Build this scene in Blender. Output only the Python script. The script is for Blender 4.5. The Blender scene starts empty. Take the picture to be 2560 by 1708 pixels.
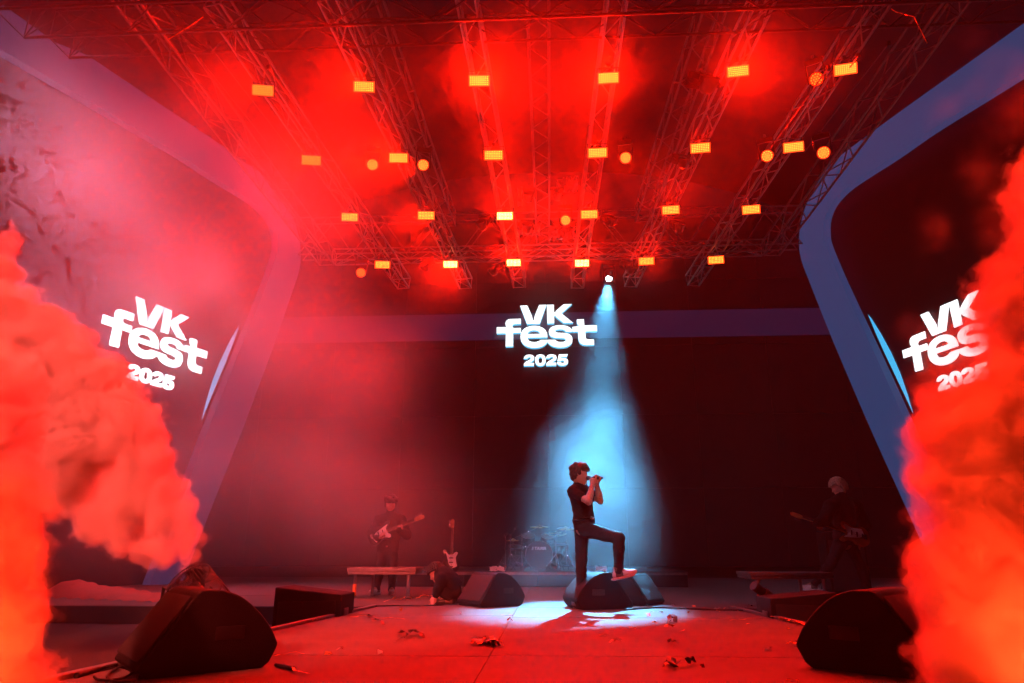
import bpy, bmesh, math, random
import numpy as np
from mathutils import Vector, Matrix, Quaternion

S = bpy.context.scene
COL = S.collection
R = math.radians
V = Vector
random.seed(7)

# ------------------------------------------------------------------ camera, world, exposure
cam = bpy.data.objects.new('camera', bpy.data.cameras.new('camera'))
COL.objects.link(cam)
cam.location = (0, 0, .67)
cam.rotation_euler = (R(90 + 17.15), 0, R(3.05))
cam.data.lens = 24
cam.data.sensor_width = 36
cam.data.clip_start = .05
cam.data.clip_end = 600
S.camera = cam
world = bpy.data.worlds.new('World')
S.world = world
world.use_nodes = True
world.node_tree.nodes['Background'].inputs[0].default_value = (.004, .004, .007, 1)   # night sky
world.node_tree.nodes['Background'].inputs[1].default_value = .3
S.view_settings.view_transform = 'Standard'
S.view_settings.look = 'None'
S.view_settings.exposure = 0
S.view_settings.gamma = 1
cy = S.cycles
cy.use_denoising = True
cy.denoiser = 'OPENIMAGEDENOISE'
cy.denoising_input_passes = 'RGB_ALBEDO_NORMAL'
cy.use_adaptive_sampling = True
cy.adaptive_threshold = .16
cy.adaptive_min_samples = 20
cy.use_light_tree = False
cy.max_bounces = 3
cy.time_limit = 640
cy.diffuse_bounces = 1
cy.glossy_bounces = 1
cy.volume_bounces = 2
cy.transparent_max_bounces = 96
cy.caustics_reflective = False
cy.caustics_refractive = False
cy.sample_clamp_indirect = 4
cy.volume_step_rate = 5.0
cy.volume_max_steps = 256

# light levels (tuned here)
K_PANEL = 1000      # each red LED panel, watts
K_ROUND = 700      # each round wash light
K_FRONT = 3600     # red front lights above the audience pit
K_JET = 400        # red LED rings of the smoke jets
K_SPOT = 60000      # white follow spot
K_LOGO = 1.5       # LED screens, white lettering
K_HAZE_FILL = 3400      # unseen fill lamp added for the left haze
K_FOH = 1300        # white front light on the singer
D_HAZE = .0014
RED = (1, .0045, .0003)
RED_FRONT = (1, .032, .005)

F = 1706.67
CM = cam.rotation_euler.to_matrix()
EYE = V(cam.location)
def ray(px, py):
    return CM @ V(((px - 1280) / F, (854 - py) / F, -1))
def P(px, py, Y):
    d = ray(px, py); return EYE + d * (Y / d.y)
def PZ(px, py, z=0):
    d = ray(px, py); return EYE + d * ((z - EYE.z) / d.z)
def PP(px, py, p0, n):
    d = ray(px, py); return EYE + d * ((p0 - EYE).dot(n) / d.dot(n))

# ------------------------------------------------------------------ materials
def _n(t, kind, **kw):
    n = t.nodes.new(kind)
    for k, v in kw.items():
        setattr(n, k, v)
    return n
def mat(name, col, rough=.5, metal=0, var=.2, scale=6, bump=0, bscale=60, spec=.5):
    m = bpy.data.materials.new(name); m.use_nodes = True
    t = m.node_tree; b = t.nodes['Principled BSDF']
    b.inputs['Metallic'].default_value = metal
    b.inputs['Specular IOR Level'].default_value = spec
    tc = _n(t, 'ShaderNodeTexCoord')
    no = _n(t, 'ShaderNodeTexNoise'); no.inputs['Scale'].default_value = scale; no.inputs['Detail'].default_value = 5
    t.links.new(tc.outputs['Object'], no.inputs['Vector'])
    r = _n(t, 'ShaderNodeValToRGB')
    r.color_ramp.elements[0].position = .3; r.color_ramp.elements[1].position = .7
    r.color_ramp.elements[0].color = (*[c * (1 - var) for c in col], 1)
    r.color_ramp.elements[1].color = (*[min(1, c * (1 + var)) for c in col], 1)
    t.links.new(no.outputs['Fac'], r.inputs[0]); t.links.new(r.outputs[0], b.inputs['Base Color'])
    mr = _n(t, 'ShaderNodeMapRange'); mr.inputs['To Min'].default_value = max(0, rough - .12); mr.inputs['To Max'].default_value = min(1, rough + .12)
    t.links.new(no.outputs['Fac'], mr.inputs['Value']); t.links.new(mr.outputs[0], b.inputs['Roughness'])
    if bump:
        n2 = _n(t, 'ShaderNodeTexNoise'); n2.inputs['Scale'].default_value = bscale; n2.inputs['Detail'].default_value = 3
        t.links.new(tc.outputs['Object'], n2.inputs['Vector'])
        bp = _n(t, 'ShaderNodeBump'); bp.inputs['Strength'].default_value = bump; bp.inputs['Distance'].default_value = .01
        t.links.new(n2.outputs['Fac'], bp.inputs['Height']); t.links.new(bp.outputs[0], b.inputs['Normal'])
    return m
def glow(name, col, strength, base=(.1, .1, .1), sample=True):
    m = bpy.data.materials.new(name); m.use_nodes = True
    b = m.node_tree.nodes['Principled BSDF']
    b.inputs['Base Color'].default_value = (*base, 1)
    b.inputs['Emission Color'].default_value = (*col, 1)
    b.inputs['Emission Strength'].default_value = strength
    b.inputs['Roughness'].default_value = .6
    if not sample:
        m.cycles.emission_sampling = 'NONE'
    return m
def volume_mat(name, dens, col=(.95, .95, .95), g=0., grid=False):
    m = bpy.data.materials.new(name); m.use_nodes = True
    t = m.node_tree; t.nodes.clear()
    o = _n(t, 'ShaderNodeOutputMaterial'); v = _n(t, 'ShaderNodeVolumePrincipled')
    t.links.new(v.outputs[0], o.inputs['Volume'])
    v.inputs['Density'].default_value = dens
    v.inputs['Color'].default_value = (*col, 1)
    v.inputs['Anisotropy'].default_value = g
    if not grid:
        v.inputs['Density Attribute'].default_value = ''
    return m

M = {
 'floor': mat('stage_vinyl', (.12, .115, .115), .62, var=.22, scale=3, bump=.12, bscale=90, spec=.15),
 'floor_dark': mat('black_carpet', (.02, .02, .021), .9, bump=.4, bscale=140),
 'ground': mat('asphalt', (.05, .05, .05), .9, bump=.3),
 'alu': mat('aluminium', (.34, .34, .35), .38, .9, var=.1, scale=14),
 'alu_dull': mat('worn_aluminium', (.2, .19, .19), .5, .7, var=.2, scale=14),
 'alu_shaded': mat('shaded_aluminium', (.07, .065, .065), .5, .6),  # aluminium darkened so the backlit cross trusses stand out less
 'black': mat('black_paint', (.018, .018, .019), .5, bump=.15, bscale=120),
 'tolex': mat('textured_black_cabinet', (.009, .0085, .0085), .62, bump=.6, bscale=160, spec=.2),
 'grille': mat('perforated_grille', (.03, .03, .031), .6, .3, bump=.9, bscale=260),
 'plastic': mat('black_plastic', (.014, .014, .015), .4),
 'chrome': mat('chrome', (.75, .75, .77), .16, 1, var=.05),
 'cable': mat('black_rubber', (.012, .012, .012), .6),
 'screen': mat('unlit_led_screen', (.012, .012, .014), .55, bump=.2, bscale=300, spec=.2),
 'canopy': mat('dark_membrane', (.03, .03, .034), .8, scale=1, bump=.2, bscale=4),
 'skin': mat('skin', (.42, .25, .19), .55, var=.08, scale=12),
 'cloth': mat('black_cotton', (.014, .012, .013), .85, var=.3, bump=.5, bscale=45, spec=.2),
 'denim': mat('black_denim', (.016, .014, .016), .8, var=.3, bump=.6, bscale=70, spec=.25),
 'hair': mat('dark_brown_hair', (.035, .018, .011), .55, var=.4, scale=40),
 'hair_fair': mat('fair_hair', (.42, .33, .22), .5, var=.3, scale=40),
 'white_leather': mat('white_leather', (.72, .72, .7), .5, var=.06),
 'brown_suede': mat('brown_suede', (.12, .08, .06), .9),
 'wood': mat('maple_neck', (.42, .24, .1), .4, var=.25, scale=20),
 'rosewood': mat('dark_fretboard', (.06, .035, .02), .5),
 'white_plastic': mat('white_plastic', (.7, .7, .68), .4, var=.05),
 'lacquer': mat('black_lacquer', (.012, .01, .012), .16),
 'sunburst': mat('sunburst_lacquer', (.22, .07, .02), .22, var=.5, scale=5),
 'drum_skin': mat('black_drum_head', (.03, .026, .03), .35),
 'bronze': mat('cymbal_bronze', (.55, .4, .16), .28, 1),
 'paper': mat('paper', (.7, .69, .66), .8, var=.05),
 'foil_orange': mat('orange_foil', (.95, .42, .16), .3, .7, var=.25, scale=30),
 'foil_black': mat('black_foil', (.03, .02, .02), .3, .4),
 'plastic_sheet': mat('clear_rain_cover', (.55, .55, .57), .18, .3, bump=.9, bscale=12),
 'tarp': mat('net_covered_tarpaulin', (.3, .07, .05), .6, bump=.8, bscale=50),  # red of the stage light put into the base colour
 'orange_tape': mat('orange_tape', (.75, .2, .03), .5),
 'ribbon': None,
}
def tattoo_mat():
    m = mat('tattooed_skin', (.42, .25, .19), .55, var=.06, scale=12)
    t = m.node_tree; b = t.nodes['Principled BSDF']
    src = b.inputs['Base Color'].links[0].from_socket
    tc = _n(t, 'ShaderNodeTexCoord')
    n1 = _n(t, 'ShaderNodeTexNoise'); n1.inputs['Scale'].default_value = 17; n1.inputs['Detail'].default_value = 4; n1.inputs['Distortion'].default_value = 2.2
    t.links.new(tc.outputs['Object'], n1.inputs['Vector'])
    r = _n(t, 'ShaderNodeValToRGB'); e = r.color_ramp.elements
    e[0].position = .43; e[0].color = (0, 0, 0, 1); e[1].position = .49; e[1].color = (.75, .75, .75, 1)
    x = r.color_ramp.elements.new(.53); x.color = (.1, .1, .1, 1)
    x = r.color_ramp.elements.new(.62); x.color = (.0, .0, .0, 1)
    x = r.color_ramp.elements.new(.66); x.color = (.6, .6, .6, 1)
    t.links.new(n1.outputs['Fac'], r.inputs[0])
    mx = _n(t, 'ShaderNodeMix', data_type='RGBA')
    t.links.new(r.outputs[0], mx.inputs['Factor']); t.links.new(src, mx.inputs[6]); mx.inputs[7].default_value = (.05, .045, .055, 1)
    t.links.new(mx.outputs[2], b.inputs['Base Color'])
    return m
M['tattoo'] = tattoo_mat()
M['led_red'] = glow('red_led', (1, .13, .014), 11, sample=False)
M['led_hot'] = glow('red_led_full', (1, .34, .09), 22, sample=False)
M['led_dim'] = glow('red_led_dim', (1, .13, .012), 4.5, sample=False)
M['led_halo_plate'] = glow('red_lens_plate', (1, .055, .005), 3.5, base=(.2, .02, .01), sample=False)  # glowing plate stands in for the halo around the LEDs
M['led_halo_plate_dim'] = glow('red_lens_plate_dim', (1, .02, .002), .9, base=(.2, .02, .01), sample=False)  # weaker halo glow for the round lights
M['lens_white'] = glow('white_lamp_lens', (.75, .95, 1), 30, sample=False)
M['logo_white'] = glow('screen_white', (.86, .97, 1), K_LOGO)
M['logo_left'] = glow('screen_white_bright', (.84, .92, 1), K_LOGO * 2.2)
M['logo_edge'] = glow('screen_cyan', (.1, .55, .85), 1.1, sample=False)
M['ribbon'] = glow('blue_glow_ribbon', (.05, .32, 1.0), .13, base=(.05, .05, .06))  # emission stands in for blue light falling on the ribbon
M['ribbon_left'] = glow('dim_blue_glow_ribbon', (.2, .3, 1.0), .06, base=(.05, .05, .06))  # dimmer glow so the left ribbon sinks into the haze
M['band'] = glow('blue_band_screen', (.12, .2, 1.0), .022, base=(.05, .05, .06), sample=False)
M['tama'] = glow('silver_print', (1, 1, 1), 0, base=(.6, .6, .6))

def tag(o, label=None, cat=None, group=None, kind=None):
    if label: o['label'] = label
    if cat: o['category'] = cat
    if group: o['group'] = group
    if kind: o['kind'] = kind
    return o

# ------------------------------------------------------------------ mesh building
class MB:
    def __init__(s): s.v = []; s.f = []; s.sm = []
    def add(s, vs, fs, smooth=False):
        k = len(s.v); s.v += [tuple(v) for v in vs]
        s.f += [tuple(i + k for i in f) for f in fs]; s.sm += [smooth] * len(fs)
        return s
    def box(s, c, d, rot=None):
        c = V(c); vs = []
        for x in (-.5, .5):
            for y in (-.5, .5):
                for z in (-.5, .5):
                    p = V((x * d[0], y * d[1], z * d[2]))
                    if rot is not None: p = rot @ p
                    vs.append(c + p)
        return s.add(vs, [(0, 1, 3, 2), (4, 6, 7, 5), (0, 4, 5, 1), (2, 3, 7, 6), (0, 2, 6, 4), (1, 5, 7, 3)])
    def tube(s, pts, r, n=8, caps=True):
        pts = [V(p) for p in pts]
        rs = r if isinstance(r, (list, tuple)) else [r] * len(pts)
        vs = []; fs = []; up = V((0, 0, 1)); prev = None
        for i, p in enumerate(pts):
            d = (pts[min(i + 1, len(pts) - 1)] - pts[max(i - 1, 0)]).normalized()
            if prev is None:
                a = d.cross(up if abs(d.z) < .95 else V((1, 0, 0))).normalized()
            else:
                a = (prev - d * prev.dot(d)).normalized()
            prev = a; b = d.cross(a)
            for k in range(n):
                t = 2 * math.pi * k / n
                vs.append(p + (a * math.cos(t) + b * math.sin(t)) * rs[i])
        for i in range(len(pts) - 1):
            for k in range(n):
                k2 = (k + 1) % n
                fs.append((i * n + k, i * n + k2, (i + 1) * n + k2, (i + 1) * n + k))
        s.add(vs, fs, True)
        if caps:
            b0 = len(s.v) - len(vs)
            s.f.append(tuple(b0 + k for k in reversed(range(n)))); s.f.append(tuple(len(s.v) - n + k for k in range(n))); s.sm += [False, False]
        return s
    def lathe(s, prof, n=24, M4=None):
        vs = []; fs = []
        for (r, z) in prof:
            for k in range(n):
                t = 2 * math.pi * k / n
                p = V((r * math.cos(t), r * math.sin(t), z))
                vs.append(M4 @ p if M4 else p)
        for i in range(len(prof) - 1):
            for k in range(n):
                k2 = (k + 1) % n
                fs.append((i * n + k, i * n + k2, (i + 1) * n + k2, (i + 1) * n + k))
        s.add(vs, fs, True)
        b0 = len(s.v) - len(vs)
        s.f.append(tuple(b0 + k for k in reversed(range(n)))); s.f.append(tuple(len(s.v) - n + k for k in range(n))); s.sm += [False, False]
        return s
    def prism(s, poly, h, fn):
        """poly 2-D outline, h=(h0,h1), fn(x,y,h)->Vector"""
        n = len(poly)
        vs = [fn(x, y, h[0]) for x, y in poly] + [fn(x, y, h[1]) for x, y in poly]
        fs = [tuple(reversed(range(n))), tuple(range(n, 2 * n))] + [(i, (i + 1) % n, n + (i + 1) % n, n + i) for i in range(n)]
        return s.add(vs, fs)
    def mesh(s, name, m=None):
        me = bpy.data.meshes.new(name); me.from_pydata(s.v, [], s.f)
        me.polygons.foreach_set('use_smooth', s.sm)
        if m: me.materials.append(m)
        me.update(); return me
    def build(s, name, m, parent=None, loc=None, bevel=0):
        o = bpy.data.objects.new(name, s.mesh(name, m)); COL.objects.link(o)
        if parent: o.parent = parent
        if loc is not None: o.location = loc
        if bevel:
            bm = bmesh.new(); bm.from_mesh(o.data)
            bmesh.ops.recalc_face_normals(bm, faces=bm.faces)
            bmesh.ops.bevel(bm, geom=bm.edges[:], offset=bevel, segments=3, profile=.5, affect='EDGES', clamp_overlap=True)
            for f in bm.faces: f.smooth = True
            bm.to_mesh(o.data); bm.free()
            try: o.data.set_sharp_from_angle(angle=R(40))
            except Exception: pass
        return o
def thing(name, label, cat, loc=(0, 0, 0), rot=(0, 0, 0), group=None):
    o = bpy.data.objects.new(name, None); COL.objects.link(o)
    o.location = loc; o.rotation_euler = rot; o.empty_display_size = .1
    return tag(o, label, cat, group)
def copy_tree(o, parent=None):
    c = o.copy(); COL.objects.link(c)
    if parent: c.parent = parent
    for ch in list(o.children): copy_tree(ch, c)
    return c
_stick = {}
def stick(parent, name, a, b, r, m, n=8):
    """one round bar from a to b, in the parent's local space; all bars of a material share a mesh"""
    k = (m.name, n)
    if k not in _stick:
        mb = MB(); mb.tube([(0, 0, 0), (0, 0, 1)], 1, n); _stick[k] = mb.mesh('bar', m)
    a = V(a); b = V(b); d = b - a
    o = bpy.data.objects.new(name, _stick[k]); COL.objects.link(o); o.parent = parent
    o.location = a; o.rotation_mode = 'QUATERNION'; o.rotation_quaternion = V((0, 0, 1)).rotation_difference(d.normalized())
    o.scale = (r, r, d.length)
    return o
def aim(o, tgt, axis='-Z'):
    o.rotation_euler = (V(tgt) - V(o.location)).to_track_quat(axis, 'Y' if axis == '-Z' else 'Z').to_euler()
def lamp(name, loc, tgt, W, col, ang, blend=.5, rad=.05, parent=None):
    l = bpy.data.lights.new(name, 'SPOT'); l.energy = W; l.color = col
    l.spot_size = R(ang); l.spot_blend = blend; l.shadow_soft_size = rad
    o = bpy.data.objects.new(name, l); COL.objects.link(o); o.location = loc
    aim(o, tgt)
    if parent: o.parent = parent
    return o
def path(d, seg=8):
    """tiny SVG-like outline -> list of closed polygons"""
    tk = d.split(); out = []; cur = []; i = 0
    while i < len(tk):
        c = tk[i]
        if c in 'ML':
            if c == 'M': cur = []
            cur.append((float(tk[i + 1]), float(tk[i + 2]))); i += 3
        elif c == 'C':
            p0 = cur[-1]; q = [float(x) for x in tk[i + 1:i + 7]]
            for s_ in range(1, seg + 1):
                t = s_ / seg; u = 1 - t
                cur.append(tuple(u ** 3 * p0[k] + 3 * u * u * t * q[k] + 3 * u * t * t * q[2 + k] + t ** 3 * q[4 + k] for k in (0, 1)))
            i += 7
        else:
            if cur[0] == cur[-1]: cur.pop()
            out.append(cur); i += 1
    return out
def glyph_mesh(name, polys, ext, mats):
    """filled, extruded outline as a mesh; face 0 material front/back, 1 sides"""
    cu = bpy.data.curves.new(name, 'CURVE'); cu.dimensions = '2D'; cu.fill_mode = 'BOTH'; cu.extrude = ext
    for p in polys:
        s = cu.splines.new('POLY'); s.points.add(len(p) - 1); s.use_cyclic_u = True
        for q, (x, y) in zip(s.points, p): q.co = (x, y, 0, 1)
    ob = bpy.data.objects.new(name, cu); COL.objects.link(ob)
    dg = bpy.context.evaluated_depsgraph_get()
    me = bpy.data.meshes.new_from_object(ob.evaluated_get(dg))
    bpy.data.objects.remove(ob); bpy.data.curves.remove(cu)
    me.materials.clear()
    for m in mats: me.materials.append(m)
    if len(mats) > 1:
        for p in me.polygons: p.material_index = 0 if abs(p.normal.z) > .5 else 1
    for p in me.polygons: p.use_smooth = False
    return me

# ------------------------------------------------------------------ the stage: ground, floor, roof
YB = 19.2                                        # the back screen
def sheet(name, vs, m, kind='structure'):
    mb = MB(); mb.add(vs, [tuple(range(len(vs)))]); return tag(mb.build(name, m), kind=kind)
sheet('ground', [(-150, -150, -1.3), (150, -150, -1.3), (150, 150, -1.3), (-150, 150, -1.3)], M['ground'])
YF = 3.15                                        # front edge of the stage
def edge_x(Y): return 2.70 - .085 * (Y - 3.7)    # the red runway narrows towards the back
YW = 9.3
fl = MB()
fl.prism([(-edge_x(YF), YF), (edge_x(YF), YF), (edge_x(YW), YW), (16, YW), (16, YB + 1.5), (-16, YB + 1.5), (-16, YW), (-edge_x(YW), YW)], (-1.28, -.012), lambda x, y, h: V((x, y, h)))
floor = tag(fl.build('stage_floor', M['floor_dark']), kind='structure')
well = MB()
for s in (-1, 1):
    p = [(s * (edge_x(YF) + .01), YF), (s * 16, YF), (s * 16, YW - .01), (s * (edge_x(YW) + .01), YW - .01)]
    well.prism(p if s > 0 else p[::-1], (-1.28, -.22), lambda x, y, h: V((x, y, h)))
tag(well.build('lower_deck', M['floor_dark']), kind='structure')
# vinyl sheets laid on the runway and the back stage, with open joints
def floor_panel(x0, x1, y0, y1, taper=True):
    g = .0025
    def ex(x, y): return math.copysign(edge_x(y), x) if abs(x) > 2.3 and taper else x
    z = random.uniform(-.0015, .0015)
    poly = [(ex(x0, y0) + g, y0 + g), (ex(x1, y0) - g, y0 + g), (ex(x1, y1) - g, y1 - g), (ex(x0, y1) + g, y1 - g)]
    mb = MB(); mb.prism(poly, (-.009, z), lambda x, y, h: V((x, y, h)))
    o = mb.build('floor_panel', M['floor'], floor)
XS = -.42
yl = [YF, 4.15, 5.0, 6.55, 8.1, YW]; yr = [YF, 4.4, 5.05, 6.45, 7.9, YW]
for a, b in zip(yl, yl[1:]): floor_panel(-3, XS, a, b)
for a, b in zip(yr, yr[1:]): floor_panel(XS, 3, a, b)
for a, b in ((YW, 11.5), (11.5, 13.9), (13.9, 16.5), (16.5, YB + 1)):
    for x0, x1 in ((-15, -9), (-9, -4.6), (-4.6, XS), (XS, 4.6), (4.6, 9), (9, 15)): floor_panel(x0, x1, a, b, False)
for s in (-1, 1):                                # metal trim along the runway edge
    mb = MB()
    a = V((s * (edge_x(YF) + .035), YF, .005)); b = V((s * (edge_x(YW) + .035), YW, .005))
    d = (b - a).normalized(); q = V((0, 1, 0)).rotation_difference(d).to_matrix()
    mb.box((a + b) / 2, (.06, (b - a).length, .045), q)
    mb.build('edge_trim', M['alu_dull'], floor, bevel=.006)
# roof membrane on arched ribs
rf = MB(); nx, ny = 24, 12; vs = []; fs = []
for j in range(ny + 1):
    for i in range(nx + 1):
        x = -15 + 30 * i / nx; y = 3.5 + 17.5 * j / ny
        z = 13.2 - 7.5 * (abs(x) / 15) ** 2.4 + .12 * math.sin(y * 2.2)
        vs.append((x, y, z))
for j in range(ny):
    for i in range(nx):
        k = j * (nx + 1) + i; fs.append((k, k + 1, k + nx + 2, k + nx + 1))
rf.add(vs, fs, True)
tag(rf.build('stage_roof', M['canopy']), 'dark arched membrane roof over the whole stage', 'roof')

# ------------------------------------------------------------------ screens and ribbons
A16 = R(16)
pr = P(2075, 820, 18.3)                          # inner end of the right side screen
def side_frame(s):
    p0 = V((s * pr.x, pr.y, 0)); u = V((s * -math.sin(A16), math.cos(A16), 0))   # u runs towards the back
    n = V((s * -math.cos(A16), -math.sin(A16), 0))                               # faces the stage
    return p0, u, n
p0, u, n = side_frame(1)
def to_side(px, py):
    q = PP(px, py, p0, n); return ((q - p0).dot(u), q.z)
outer = [(2980, -214), (2700, -20), (2500, 121), (2290, 268), (2156, 364), (2103, 406), (2067, 451), (2036, 505), (2018, 563), (2014, 612), (2020, 652), (2038, 700), (2092, 834), (2143, 953), (2200, 1083), (2294, 1288)]
inner = [(2980, -60), (2700, 112), (2473, 252), (2344, 332), (2250, 397), (2170, 448), (2125, 480), (2094, 514), (2079, 549), (2077, 585), (2083, 616), (2118, 700), (2178, 828), (2261, 1006), (2330, 1162), (2400, 1322)]
O2 = [to_side(*p) for p in outer]; I2 = [to_side(*p) for p in inner]
def to_floor(a, b):                              # carry the last straight on down to the floor
    t = (b[1] - .0) / (a[1] - b[1]); return (b[0] + (b[0] - a[0]) * t, 0.)
O2.append(to_floor(O2[-3], O2[-1])); I2.append(to_floor(I2[-3], I2[-1]))
def smooth_line(pts, k=5):
    out = []
    for i in range(len(pts) - 1):
        a = pts[max(i - 1, 0)]; b = pts[i]; c = pts[i + 1]; d = pts[min(i + 2, len(pts) - 1)]
        for j in range(k):
            t = j / k
            out.append(tuple(.5 * (2 * b[q] + (c[q] - a[q]) * t + (2 * a[q] - 5 * b[q] + 4 * c[q] - d[q]) * t * t + (3 * b[q] - a[q] - 3 * c[q] + d[q]) * t ** 3) for q in (0, 1)))
    return out + [pts[-1]]
OS, IS = smooth_line(O2), smooth_line(I2)
GL = {
 'V': 'M 595 118 L 750 116 L 840 330 C 855 365 858 400 862 442 L 886 442 C 890 400 895 370 908 335 L 1000 112 L 1155 110 L 1008 517 L 742 519 Z',
 'K': 'M 1160 112 L 1310 110 L 1310 278 L 1332 278 C 1345 255 1355 243 1372 228 L 1510 107 L 1688 105 L 1466 303 L 1702 510 L 1510 512 L 1372 398 C 1355 383 1345 370 1334 352 L 1310 352 L 1310 514 L 1165 518 Z',
 'f': 'M 293 990 L 298 712 L 106 710 L 106 578 L 318 578 C 298 560 290 530 290 505 C 290 440 330 405 410 405 L 615 403 L 613 515 L 490 518 C 450 520 435 540 435 560 C 435 590 455 602 490 602 L 613 601 L 613 703 L 450 706 L 450 990 Z',
 'e': 'M 1165 808 C 1175 650 1060 560 885 560 C 710 560 602 650 602 790 C 602 930 710 1025 890 1030 C 1030 1030 1120 985 1161 905 L 1161 862 L 1018 862 C 990 890 950 905 885 905 C 800 905 755 870 752 812 L 1165 810 Z M 750 735 L 1015 735 C 1000 680 950 658 885 658 C 810 658 765 685 750 735 Z',
 's': 'M 1163 862 L 1325 862 C 1340 895 1380 912 1440 912 C 1505 912 1540 900 1540 870 C 1540 845 1520 838 1480 835 L 1330 825 C 1245 815 1193 770 1193 695 C 1193 605 1280 555 1430 555 C 1560 555 1640 600 1680 660 L 1680 700 L 1545 700 C 1530 665 1500 645 1430 645 C 1360 645 1328 660 1328 682 C 1328 705 1350 712 1390 715 L 1530 725 C 1635 735 1680 790 1680 865 C 1680 970 1590 1030 1440 1030 C 1310 1030 1210 990 1163 905 Z',
 't': 'M 1686 597 L 1835 583 C 1795 560 1780 525 1780 490 L 1780 440 L 1930 438 L 1935 570 L 2193 570 L 2195 695 L 1952 700 L 1952 800 C 1952 850 1975 868 2010 868 L 2123 868 L 2123 985 L 1960 987 C 1860 987 1805 930 1802 840 L 1800 700 L 1686 700 Z',
 '2': 'M 668 1250 C 680 1190 720 1168 785 1168 C 850 1168 887 1195 887 1240 C 887 1280 860 1300 820 1320 L 782 1340 L 880 1342 L 878 1400 L 668 1400 C 668 1350 690 1325 740 1300 L 790 1272 C 810 1262 818 1252 818 1240 C 818 1228 805 1222 785 1222 C 762 1222 750 1232 742 1250 Z',
 '0': 'M 1012 1166 C 1085 1166 1122 1210 1122 1286 C 1122 1362 1085 1406 1012 1406 C 940 1406 900 1362 900 1286 C 900 1210 940 1166 1012 1166 Z M 1012 1222 C 980 1222 972 1250 972 1286 C 972 1322 980 1350 1012 1350 C 1042 1350 1050 1322 1050 1286 C 1050 1250 1042 1222 1012 1222 Z',
 '5': 'M 1392 1172 L 1575 1170 L 1552 1228 L 1442 1228 L 1436 1250 C 1530 1240 1580 1270 1580 1320 C 1580 1375 1535 1406 1460 1406 C 1395 1406 1355 1380 1350 1330 L 1428 1330 C 1432 1345 1445 1352 1462 1352 C 1485 1352 1500 1342 1500 1325 C 1500 1308 1485 1300 1462 1300 C 1445 1300 1432 1305 1425 1314 L 1358 1312 Z',
}
letters = [('letter_v', 'V', 0), ('letter_k', 'K', 0), ('letter_f', 'f', 0), ('letter_e', 'e', 0), ('letter_s', 's', 0), ('letter_t', 't', 0), ('digit_two', '2', 0), ('digit_zero', '0', 0), ('digit_two', '2', 458), ('digit_five', '5', 0)]
def logo(parent, mtx, sx, sy, ext, edge=True, wm='logo_white'):
    for nm, g, dx in letters:
        polys = [[((x + dx - 1150) * sx, (800 - y) * sy) for x, y in p] for p in path(GL[g])]
        me = glyph_mesh(nm, polys, ext, [M['logo_white'], M['logo_edge']] if edge else [M[wm]])
        o = bpy.data.objects.new(nm, me); COL.objects.link(o); o.parent = parent; o.matrix_local = mtx
# back screen with its blue band and the logo
back = thing('back_screen', 'wide dark LED screen across the back with blue band and centre logo', 'screen', (0, YB, 0))
XB = 10.5; zt = 10.5
k = 0
cols_, rows_ = 10, 5
for i in range(cols_):
    for j in range(rows_):
        x0 = -XB + 2 * XB * i / cols_; x1 = -XB + 2 * XB * (i + 1) / cols_; z0 = .3 + (zt - .3) * j / rows_; z1 = .3 + (zt - .3) * (j + 1) / rows_
        mb = MB(); mb.box(((x0 + x1) / 2, .06, (z0 + z1) / 2), (x1 - x0 - .006, .1, z1 - z0 - .006)); mb.build('screen_panel', M['screen'], back)
zb0 = P(1371, 848, YB).z; zb1 = P(1371, 782, YB).z
mb = MB(); mb.box((0, 0, (zb0 + zb1) / 2), (2 * 8.6, .012, zb1 - zb0)); mb.build('blue_band', M['band'], back)
c = P(1367, 845.3, YB - .12); wpx = (P(1492, 845, YB).x - P(1242, 845, YB).x) / 2098
logo(back, Matrix.Translation((c.x, -.17, c.z)) @ Matrix.Rotation(R(90), 4, 'X'), wpx, wpx / math.cos(R(17.5)) * .98, .07)
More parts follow.
